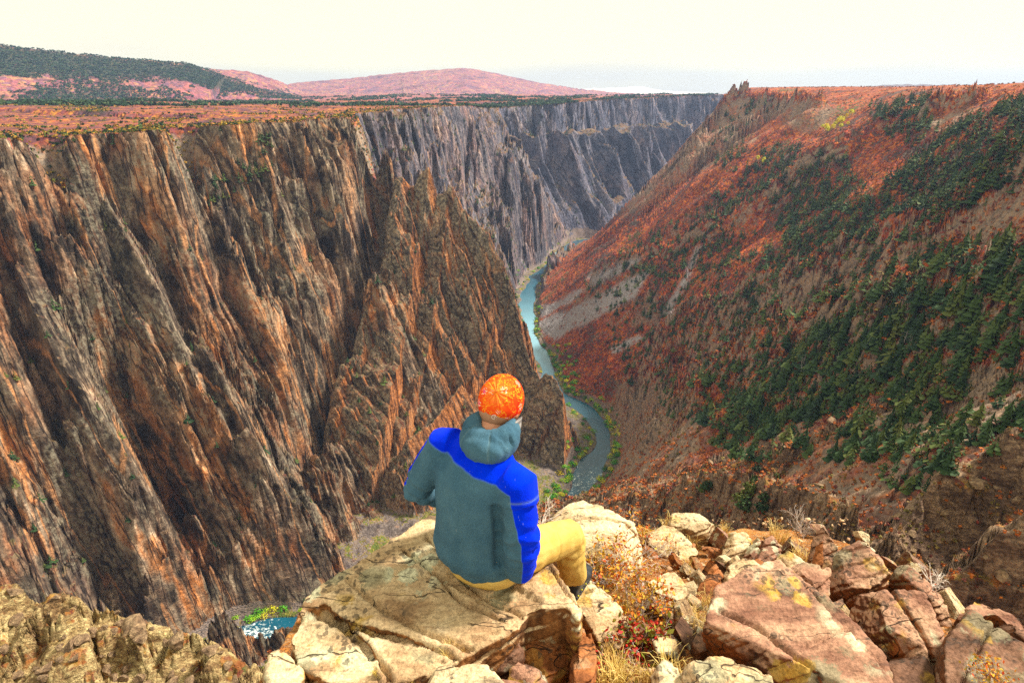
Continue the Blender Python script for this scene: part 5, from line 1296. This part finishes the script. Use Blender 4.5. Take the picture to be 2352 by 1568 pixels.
def line_d(V, P):
    """distance to a 3D polyline, parameter along it and the foot point"""
    P = np.array(P, float); best = np.full(len(V), 1e9); foot = np.zeros_like(V); S = np.zeros(len(V)); acc = 0
    for a, b in zip(P, P[1:]):
        d = b - a; L = np.linalg.norm(d); t = np.clip(((V - a) @ d) / (L * L), 0, 1)
        f = a + t[:, None] * d; q = np.linalg.norm(V - f, axis=1); m = q < best
        best = np.where(m, q, best); foot[m] = f[m]; S = np.where(m, acc + t * L, S); acc += L
    return best, S, foot
person = bpy.data.objects.new('person', None); COL.objects.link(person)
ORG = np.array((-.10, 1.86, -1.92)); person.location = ORG; person.empty_display_size = .1
tag(person, 'person sitting on the cliff edge in orange head wrap, blue and grey fleece, tan trousers', 'person')
def part(name, V, Fq, mat, parent=person, attrs=None, smooth=True):
    o = mesh_np(name, V - ORG, Fq, mat, parent, smooth, attrs); return o

# joints
SHL = np.array((-.276, 2.010, -1.340)); SHR = np.array((.022, 1.815, -1.385))
ELL = np.array((-.424, 2.060, -1.605)); HAL = np.array((-.21, 2.17, -1.775))
ELR = np.array((.040, 1.755, -1.620)); HAR = np.array((.030, 1.815, -1.845))
HPR = np.array((-.020, 1.880, -1.83)); KNR = np.array((.272, 2.135, -1.945)); ANR = np.array((.310, 2.165, -2.235))
HPL = np.array((-.190, 1.970, -1.83)); KNL = np.array((.0, 2.34, -1.95)); ANL = np.array((.04, 2.40, -2.28))
HEAD = np.array((-.045, 2.05, -1.168))

# cloth materials
def fleece_mat():
    g = G('fleece'); o = g.obj()
    k = g.attr('blue'); seam = g.attr('seam')
    fz = g.noise(o, 260, 3, .7); md = g.noise(o, 9, 4)
    grey = g.ramp(md, [(.3, (.042, .105, .165)), (.7, (.072, .155, .215))])
    blue = g.ramp(md, [(.3, (.0005, .018, .66)), (.7, (.0008, .035, .88))])
    c = g.mix(g.step(k, .46, .54), grey, blue)
    c = g.mix(g.math('MULTIPLY', g.math('SUBTRACT', 1.0, g.step(g.math('ABSOLUTE', g.math('SUBTRACT', k, .5)), .02, .07)), .40), c, (.10, .22, .42))
    c = g.mix(g.math('MULTIPLY', seam, .55), c, (.16, .26, .30))
    lint = g.step(g.noise(g.scale(o, (60, 60, 20)), 1.0, 2, .5), .735, .75)
    c = g.mix(g.math('MULTIPLY', lint, .22), c, (.35, .42, .45))
    c = g.mix(g.step(fz, .3, .7), g.mix(1.0, c, (.78, .78, .78), 'MULTIPLY'), g.mix(1.0, c, (1.18, 1.18, 1.18), 'MULTIPLY'))
    g.b.inputs['Specular IOR Level'].default_value = .0; g.b.inputs['Sheen Weight'].default_value = .04; g.b.inputs['Sheen Roughness'].default_value = .5
    h = g.math('SUBTRACT', fz, g.math('MULTIPLY', seam, .8))
    return g.done(c, g.bump(h, .004, .7), 1.0)
MAT['fleece'] = fleece_mat()
g = G('trouser_cloth'); o = g.obj(); w1 = g.noise(o, 14, 4, .6)
MAT['trousers'] = g.done(g.ramp(w1, [(.3, (.56, .35, .075)), (.7, (.68, .46, .13))]), g.bump(g.math('ADD', g.noise(o, 420, 2), g.math('MULTIPLY', g.noise(o, 26, 3), 2.0)), .004, .6), .85)
g = G('skin'); o = g.obj(); g.b.inputs['Subsurface Weight'].default_value = .1; g.b.inputs['Subsurface Radius'].default_value = (.01, .004, .002)
MAT['skin'] = g.done(g.ramp(g.noise(o, 40, 4), [(.3, (.50, .22, .13)), (.7, (.60, .29, .18))]), g.bump(g.noise(o, 180, 3), .001, .5), .55)
g = G('hair'); o = g.obj(); MAT['hair'] = g.done(g.ramp(g.noise(g.scale(o, (500, 500, 60)), 1, 3), [(.3, (.30, .14, .08)), (.7, (.42, .22, .13))]), None, .6)
g = G('shoe_leather'); o = g.obj(); MAT['shoe'] = g.done(g.ramp(g.noise(o, 30, 3), [(.3, (.012, .014, .018)), (.7, (.035, .040, .048))]), g.bump(g.noise(o, 90, 3), .002, .5), .35)
g = G('shoe_rubber'); MAT['rubber'] = g.done((.012, .012, .013), None, .6)
g = G('shoe_lace'); MAT['lace'] = g.done((.45, .42, .02), None, .7)
g = G('collar_cloth'); o = g.obj(); MAT['collar'] = g.done(g.mix(g.step(g.noise(g.scale(o, (3, 3, 160)), 1, 1), .45, .55), (.10, .09, .09), (.36, .34, .33)), None, .9)

# --- body: head with face, neck, trunk and hands as one skin surface
def body():
    bm = bmesh.new()
    hz = np.array((.0, 0, 1)); tl = R(24)                         # head bent forward
    hf = FW * math.cos(tl) - UP * math.sin(tl); hu = UP * math.cos(tl) + FW * math.sin(tl)
    AX = (RT, hf, hu)
    def H(r, f, u): return HEAD + RT * r + hf * f + hu * u
    ball(bm, H(0, -.005, .012), (.074, .092, .098), AX)
    ball(bm, H(0, .035, -.055), (.056, .058, .062), AX)            # jaw
    ball(bm, H(0, .062, -.093), (.024, .022, .018), AX, 2)         # chin
    ball(bm, H(0, .096, -.028), (.013, .020, .020), AX, 2)         # nose
    ball(bm, H(0, .089, -.006), (.009, .012, .024), AX, 2)
    for s in (-1, 1):
        ball(bm, H(s * .076, .002, -.022), (.010, .018, .030), AX, 2)   # ears
        ball(bm, H(s * .030, .079, .006), (.014, .010, .010), AX, 2)    # eyes
        ball(bm, H(s * .032, .078, .022), (.020, .010, .006), AX, 2)    # brows
        ball(bm, H(s * .040, .062, -.030), (.020, .020, .018), AX, 2)   # cheeks
    ball(bm, H(0, .086, -.060), (.022, .010, .006), AX, 2)         # lips
    ball(bm, H(0, .084, -.070), (.020, .010, .006), AX, 2)
    nb = (SHL + SHR) / 2 + np.array((.012, .01, .02))
    limb(bm, [nb - UP * .05, nb + UP * .05 + FW * .02, H(0, -.025, -.075), H(0, -.015, -.02)], [.075, .058, .054, .056])
    # trunk and arms under the clothes
    loft(bm, [(np.array((-.14, 1.92, -1.84)), RT * .15, FW * .10), (np.array((-.155, 1.91, -1.62)), RT * .13, FW * .085), (np.array((-.135, 1.91, -1.42)), RT * .15, FW * .09), (nb - UP * .03, RT * .09, FW * .06)])
    for sh, el, ha, s in ((SHL, ELL, HAL, -1), (SHR, ELR, HAR, 1)):
        limb(bm, [sh, (sh + el) / 2, el, (el + ha) / 2, ha], [.052, .046, .038, .034, .026])
        d = (ha - el) / np.linalg.norm(ha - el)
        fdir = d * .75 + FW * .45; fdir /= np.linalg.norm(fdir)
        sd = np.cross(fdir, UP); sd /= np.linalg.norm(sd)
        pm = ha + fdir * .05
        limb(bm, [ha, pm, ha + fdir * .088], [(.026, .018), (.040, .014), (.040, .012)], ref=np.cross(sd, fdir))
        for q, (off, L) in enumerate(((-.030, .066), (-.010, .076), (.011, .071), (.030, .056))):
            b0 = ha + fdir * .082 + sd * off; b1 = b0 + fdir * L * .45 - UP * .006; b2 = b1 + fdir * L * .33 - UP * .016; b3 = b2 + fdir * L * .2 - UP * .020
            limb(bm, [b0, b1, b2, b3], [.0095, .009, .008, .0065], 8)
        t0 = ha + fdir * .028 + sd * (-s * .030); t1 = t0 + fdir * .030 + sd * (-s * .024) - UP * .006; t2 = t1 + fdir * .032 + sd * (-s * .006) - UP * .010
        limb(bm, [t0, t1, t2], [.013, .011, .008], 8)
    V, Fq, Nn = remesh_arrays(bm, .0045, 3)
    part('body', V, Fq, MAT['skin'])
    return AX, H, hf, hu
AX, H, hf, hu = body()

# --- hair at the nape and round the ears, under the wrap
bm = bmesh.new(); ball(bm, H(0, -.012, -.020), (.0765, .090, .092), AX, 4)
bmesh.ops.bisect_plane(bm, geom=bm.verts[:] + bm.edges[:] + bm.faces[:], plane_co=Vector(H(0, 0, -.088)), plane_no=Vector(-hu), clear_outer=True)
bmesh.ops.bisect_plane(bm, geom=bm.verts[:] + bm.edges[:] + bm.faces[:], plane_co=Vector(H(0, .015, 0)), plane_no=Vector(hf - hu * .0), clear_outer=True)
V = np.array([v.co for v in bm.verts]); T = [[v.index for v in f.verts] for f in bm.faces]; bm.verts.index_update()
T = [[v.index for v in f.verts] for f in bm.faces]
F3 = np.array([t for t in T if len(t) == 3]); F4 = np.array([t for t in T if len(t) == 4])
V = V + .0015 * fbm3(V * 160, 5, 2)[:, None]
part('hair', V, [f for f in (F3, F4) if len(f)], MAT['hair'])

# --- head wrap: gathered at the crown, hem above the neck
def wrap():
    na, nb_ = 168, 64
    gd = -FW * .66 + UP * .72 + RT * .24; gd /= np.linalg.norm(gd)            # gather points back and up
    e1 = RT - gd * (RT @ gd); e1 /= np.linalg.norm(e1); e2 = np.cross(gd, e1)
    C = H(0, -.004, .012); rad = np.array((.0905, .108, .110))
    V = []; tl = []
    for j in range(nb_):
        ph = math.pi * .985 * (j / (nb_ - 1)) * .86
        for i in range(na):
            th = 2 * math.pi * i / na
            d = gd * math.cos(ph) + (e1 * math.cos(th) + e2 * math.sin(th)) * math.sin(ph)
            l = np.array((d @ RT, d @ hf, d @ hu)) * rad
            p = C + RT * l[0] + hf * l[1] + hu * l[2]
            n = d
            fold = math.sin(11 * th + 1.3 * math.sin(3 * th) + .5 * math.sin(7 * th + 1)) * .0024 * math.exp(-((ph - .28) / .42) ** 2) * min(1, ph / .08) + .0012 * math.sin(23 * th + 2 * math.sin(5 * th)) * math.exp(-((ph - .3) / .35) ** 2)
            knob = .007 * math.exp(-(ph / .07) ** 2)
            V.append(p + n * (fold + knob))
            tl.append((th / 6.283, ph, 0))
    V = np.array(V); idx = np.arange(na * nb_).reshape(nb_, na)
    # trim at the hem: pull what hangs below the hem plane up to it
    hemn = hu * .97 - hf * .22; hemn /= np.linalg.norm(hemn); hp = H(0, -.05, -.118)
    s = (V - hp) @ hemn
    V = V - np.minimum(s, 0)[:, None] * hemn * 1.0
    low = s < .008
    V = V + (low[:, None] * .0025) * ((V - C) / np.linalg.norm(V - C, axis=1)[:, None])
    q = np.stack([idx[:-1].ravel(), idx[1:].ravel(), np.roll(idx, -1, 1)[1:].ravel(), np.roll(idx, -1, 1)[:-1].ravel()], 1)
    g = G('head_wrap_cloth'); o = g.obj(); pol = g.attr('polar', True)
    hgt = g.sep(pol, 1)
    ob = g.vadd(o, g.noise(o, 22, 2, col=True), .035)
    sw = g.voro(ob, 26, 'F1', 'Distance')
    ring = g.math('ABSOLUTE', g.math('SUBTRACT', g.math('FRACT', g.math('MULTIPLY', sw, 3.2)), .5))
    curl = g.math('ABSOLUTE', g.math('SUBTRACT', g.noise(o, 34, 2, .5, 1.5), .5))
    base = g.ramp(g.math('ADD', g.math('MULTIPLY', hgt, .50), g.math('MULTIPLY', g.noise(o, 30, 3), .30)), [(.22, (.88, .22, .04)), (.45, (.82, .085, .010)), (.75, (.70, .025, .006)), (1.0, (.60, .015, .006))])
    c = g.mix(g.math('SUBTRACT', 1.0, g.step(curl, .009, .022)), base, (.92, .42, .02))
    pais = g.step(g.voro(o, 17, 'F1', 'Distance', .9), .34, .30)
    rp = g.math('ABSOLUTE', g.math('SUBTRACT', g.math('FRACT', g.math('MULTIPLY', g.voro(ob, 17, 'F1', 'Distance', .9), 7.0)), .5))
    c = g.mix(g.math('MULTIPLY', pais, g.step(rp, .30, .40)), c, (.88, .55, .42))
    c = g.mix(g.math('MULTIPLY', g.step(g.voro(o, 17, 'F1', 'Distance', .9), .16, .12), .8), c, (.70, .04, .22))
    g.b.inputs['Specular IOR Level'].default_value = .08; m = g.done(c, g.bump(g.noise(o, 700, 2), .001, .3), .9)
    wr = part('head_wrap', V, q, m, attrs={'polar': np.array(tl)})
    # small pale curl printed near the hem
    ctr = np.array(at_y(1134, 962, 1.95)); dn = (C - ctr); dn /= np.linalg.norm(dn)
    pts = []
    for k in range(26):
        a = k / 25 * 2 * math.pi * 1.35; r_ = .0085 * (1 - .028 * k)
        pts.append((r_ * math.cos(a), r_ * math.sin(a) * 1.15))
    dirs = np.array([ray(1134 + x * 680, 958 - y * 680) for x, y in pts])
    P3 = []
    me_n = V
    for d in dirs:
        d = d / np.linalg.norm(d); t = me_n @ d; pr = t[:, None] * d
        dist = np.linalg.norm(me_n - pr, axis=1); kk = np.nonzero(dist < .006)[0]
        k0 = kk[np.argmin(t[kk])]; P3.append(d * (t[k0] - .0015))
    tvv, ttt = tube_geo(P3, [.0011] * len(P3), 5)
    g2 = G('pale_print'); mm = g2.done((.85, .70, .60), None, .8)
    part('printed_curl', tvv, ttt, mm, parent=wr)
wrap()

# --- fleece
def fleece():
    bm = bmesh.new()
    c = lambda x, y, z: np.array((x, y, z))
    loft(bm, [(c(-.135, 1.925, -1.900), RT * .172, FW * .124), (c(-.142, 1.928, -1.855), RT * .194, FW * .146), (c(-.154, 1.925, -1.78), RT * .199, FW * .152), (c(-.155, 1.915, -1.65), RT * .183, FW * .138), (c(-.156, 1.912, -1.51), RT * .180, FW * .130),
              (c(-.150, 1.912, -1.42), RT * .184, FW * .122), (c(-.142, 1.920, -1.365), RT * .178, FW * .108), (c(-.130, 1.93, -1.32), RT * .150, FW * .088), (c(-.118, 1.945, -1.285), RT * .103, FW * .072), (c(-.098, 1.965, -1.25), RT * .074, FW * .068)], 32)
    limb(bm, [SHL + RT * .05, SHL - UP * .010, SHL * .6 + ELL * .4, SHL * .25 + ELL * .75, ELL, ELL * .7 + HAL * .3, ELL * .35 + HAL * .65, HAL], [.080, .086, .078, .072, .068, .062, .055, .046])
    limb(bm, [SHR - RT * .05, SHR - UP * .012, SHR * .6 + ELR * .4, SHR * .25 + ELR * .75, ELR, ELR * .7 + HAR * .3, ELR * .35 + HAR * .65, HAR], [.076, .084, .080, .078, .076, .074, .070, .060])
    V, Fq, Nn = remesh_arrays(bm, .0075, 5)
    armL = [SHL, ELL, HAL]; armR = [SHR, ELR, HAR]
    dL, sL, fL = line_d(V, armL); dR, sR, fR = line_d(V, armR)
    # folds
    bx = (V - np.array((-.13, 1.90, 0))) @ RT
    back = np.clip(-(Nn @ FW), 0, 1) * sstep(.075, .12, np.minimum(dL, dR))
    dsp = .0085 * noise(bx / .055, V[:, 2] / .30, 7) * back + .0065 * noise(bx / .03 + .5 * V[:, 2] / .1, V[:, 2] / .16, 9) * back
    # drape: hollow along the spine, billow over the belt
    dsp += back * (.012 * np.exp(-((V[:, 2] + 1.80) / .05) ** 2) - .006 * np.exp(-(bx / .03) ** 2) * sstep(-1.75, -1.5, V[:, 2]))
    dsp += back * .005 * np.sin((V[:, 2] * 60 + bx * 25)) * np.exp(-((V[:, 2] + 1.86) / .035) ** 2)
    for d_, s_, f_, L in ((dL, sL, fL, np.linalg.norm(ELL - SHL)), (dR, sR, fR, np.linalg.norm(ELR - SHR))):
        on = (d_ < .1) * sstep(.03, .10, s_)
        dsp += on * (.008 * np.sin(s_ * 95 + 3 * noise(V[:, 0] / .05, V[:, 1] / .05, 11)) * np.exp(-((s_ - L) / .085) ** 2) + .004 * noise(s_ / .035, (V @ RT) / .09, 13))
    # armhole crease
    dsp -= .028 * np.exp(-((dR - .094) / .016) ** 2) * (V[:, 2] < -1.43) * (sR > .08) * (sR < .40)
    dsp -= .010 * np.exp(-((dL - .098) / .012) ** 2) * (V[:, 2] < -1.43) * (sL > .08) * (sL < .30)
    V = V + Nn * dsp[:, None]
    # which cloth is blue: the yoke over the shoulders, the outer strip of each sleeve
    zb = -1.338 + .10 * (-(bx) - .0) * .0
    yoke = (V[:, 2] - (-1.352 - .21 * (bx + .01))) / .02
    oR = (V - fR) @ (RT * .95 + FW * .30) - (-.016 + .036 * sstep(.05, .36, sR))
    oL = (V - fL) @ (UP * .62 - RT * .45 + FW * .5) - .020
    aR = (dR < .105) & (sR > .015); aL = (dL < .105) & (sL > .02)
    b = np.where(aR & (dR < .098), np.maximum(oR / .012, np.where(sR < .06, yoke, -9)), np.where(aL, np.maximum(oL / .012, np.where(sL < .06, yoke + .6 - sL * 20, -9)), yoke))
    blue = np.clip(.5 + .25 * b, 0, 1)
    seam = np.exp(-((sR - .055) / .004) ** 2) * (dR < .11) * (oR > -.01)
    o = part('fleece', V, Fq, MAT['fleece'], attrs={'blue': blue, 'seam': np.clip(seam, 0, 1)})
    # hood lying on the back
    bm = bmesh.new()
    nc = np.array((-.076, 1.970, -1.243)); secs = []
    for k in range(15):
        a = R(-128 + 256 * k / 14); e = abs(a) / R(128)
        p = nc + RT * math.sin(a) * (.088 - .010 * e) - FW * math.cos(a) * .080 + UP * (-.024 * math.cos(a) + .012 * e)
        out = RT * math.sin(a) - FW * math.cos(a)
        w = .040 * (1 - e ** 2.2) + .015; h = .050 * (1 - e ** 2.4) + .020
        secs.append((p - UP * .012 * (1 - e) + out * .006, out * w, UP * h + out * -.25 * h))
    loft(bm, secs, 22)
    ball(bm, nc - FW * .106 - UP * .030 + RT * .014, (.094, .046, .050), (RT, FW, UP), 3)
    HV, HF, HN = remesh_arrays(bm, .006, 6)
    an = np.arctan2((HV - nc) @ RT, -((HV - nc) @ FW))
    hd = .004 * noise(an * 3.2, HV[:, 2] / .05, 15) + .003 * noise(an * 7, HV[:, 2] / .03, 17) - .010 * np.exp(-((HV[:, 2] + 1.232) / .02) ** 2) * (np.abs(an) < 1.2) * (((HV - nc) @ FW) > -.08)
    sm = np.clip(np.exp(-((an - .42) / .022) ** 2) + np.exp(-((an + .62) / .022) ** 2), 0, 1)
    hd = hd - .0035 * sm
    HV = HV + HN * hd[:, None]
    part('hood', HV, HF, MAT['fleece'], parent=o, attrs={'blue': np.zeros(len(HV)), 'seam': sm})
    bm = bmesh.new()
    cp = nc + RT * .085 + FW * .050 + UP * .020
    loft(bm, [(cp - UP * .03, RT * .006, FW * .030), (cp, RT * .006, FW * .032), (cp + UP * .030 + RT * .006, RT * .005, FW * .030)], 14)
    CV_, CF, CN = remesh_arrays(bm, .004, 2)
    part('collar', CV_, CF, MAT['collar'], parent=o)
fleece()

# --- trousers
def trousers():
    bm = bmesh.new()
    loft(bm, [(np.array((-.120, 1.930, -1.930)), RT * .162, FW * .128), (np.array((-.122, 1.925, -1.895)), RT * .186, FW * .148), (np.array((-.13, 1.922, -1.80)), RT * .165, FW * .125), (np.array((-.14, 1.915, -1.72)), RT * .14, FW * .10)], 24)
    limb(bm, [HPR - FW * .02, HPR * .65 + KNR * .35, HPR * .3 + KNR * .7, KNR, KNR + np.array((.012, .01, -.055)), KNR * .5 + ANR * .5, KNR * .2 + ANR * .8, ANR], [.098, .096, .088, .080, .076, .072, .070, .066])
    limb(bm, [HPL - FW * .02, HPL * .65 + KNL * .35, HPL * .3 + KNL * .7, KNL, KNL + np.array((.012, .01, -.055)), KNL * .5 + ANL * .5, KNL * .2 + ANL * .8, ANL], [.098, .096, .088, .080, .076, .072, .070, .066])
    V, Fq, Nn = remesh_arrays(bm, .007, 4)
    dR, sR, fR = line_d(V, [HPR, KNR, ANR]); L = np.linalg.norm(KNR - HPR)
    on = (dR < .14)
    dsp = on * (.010 * np.sin(sR * 85 + 2.5 * noise(V[:, 0] / .05, V[:, 1] / .05, 21)) * np.exp(-((sR - L - .06) / .07) ** 2) * sstep(.03, -.03, (V - fR) @ FW) + .005 * noise(sR / .05 + V[:, 2] / .12, (V @ RT) / .05, 23) * sstep(L * .2, L, sR) + .006 * noise(sR / .09, (V @ RT) / .035, 27) + .004 * np.sin((V[:, 2] * 130 + sR * 40)) * np.exp(-(sR / .10) ** 2))
    dsp += .003 * noise(V[:, 0] / .04, V[:, 1] / .04, 25)
    # seam round the knee of zip-off legs and side seam
    dsp -= on * .004 * np.exp(-((sR - L * .62) / .005) ** 2)
    V = V + Nn * dsp[:, None]
    part('trousers', V, Fq, MAT['trousers'])
trousers()

# --- shoes
def shoe(an, toe, name='shoe'):
    toe = np.array(toe, float); toe /= np.linalg.norm(toe); sd = np.cross(toe, UP); sd /= np.linalg.norm(sd)
    base = an + UP * (-.115)
    def S(f, s, u): return base + toe * f + sd * s + UP * u
    bm = bmesh.new()
    loft(bm, [(S(-.075, 0, .035), sd * .020, UP * .022), (S(-.06, 0, .045), sd * .034, UP * .038), (S(-.01, 0, .052), sd * .040, UP * .046), (S(.05, .002, .047), sd * .043, UP * .038), (S(.11, .004, .036), sd * .047, UP * .028), (S(.165, .004, .028), sd * .040, UP * .020), (S(.195, .002, .024), sd * .020, UP * .012)], 20)
    limb(bm, [S(-.02, 0, .05), S(-.018, 0, .10), S(-.015, 0, .125)], [(.040, .044), (.040, .044), (.038, .042)])
    V, Fq, Nn = remesh_arrays(bm, .005, 3)
    o = part(name, V, Fq, MAT['shoe'])
    bm = bmesh.new()
    secs = []
    for f, w in ((-.080, .022), (-.062, .037), (-.01, .041), (.05, .043), (.11, .049), (.165, .042), (.20, .018)):
        secs.append((S(f, .002, .010), sd * w, UP * .013))
    loft(bm, secs, 16)
    V, Fq, Nn = remesh_arrays(bm, .005, 1)
    part('sole', V, Fq, MAT['rubber'], parent=o)
    vv, ff, off = [], [], 0
    for k in range(6):
        f = .005 + .019 * k; top = .100 - .013 * k
        a, b = tube_geo([S(f, -.034, top - .022), S(f + .006, -.012, top + .000), S(f + .012, .014, top), S(f + .010, .034, top - .022)], [.0028] * 4, 6)
        vv.append(a); ff.append(b + off); off += len(a)
    part('laces', np.concatenate(vv), np.concatenate(ff), MAT['lace'], parent=o)
    vv, ff, off = [], [], 0
    for k in range(4):
        bm = bmesh.new(); bmesh.ops.create_icosphere(bm, subdivisions=1, radius=.0055)
        a = np.array([q.co for q in bm.verts]); b = np.array([[q.index for q in f.verts] for f in bm.faces]); bm.free()
        vv.append(a + S(-.05 + .05 * k, .038 + .004 * (k in (2,)), .030)); ff.append(b + off); off += len(a)
    part('eyelets', np.concatenate(vv), np.concatenate(ff), MAT['lace'], parent=o)
shoe(ANR + np.array((.012, .012, .0)), (.42, .85, -.10))
shoe(ANL, (.3, .95, -.1))
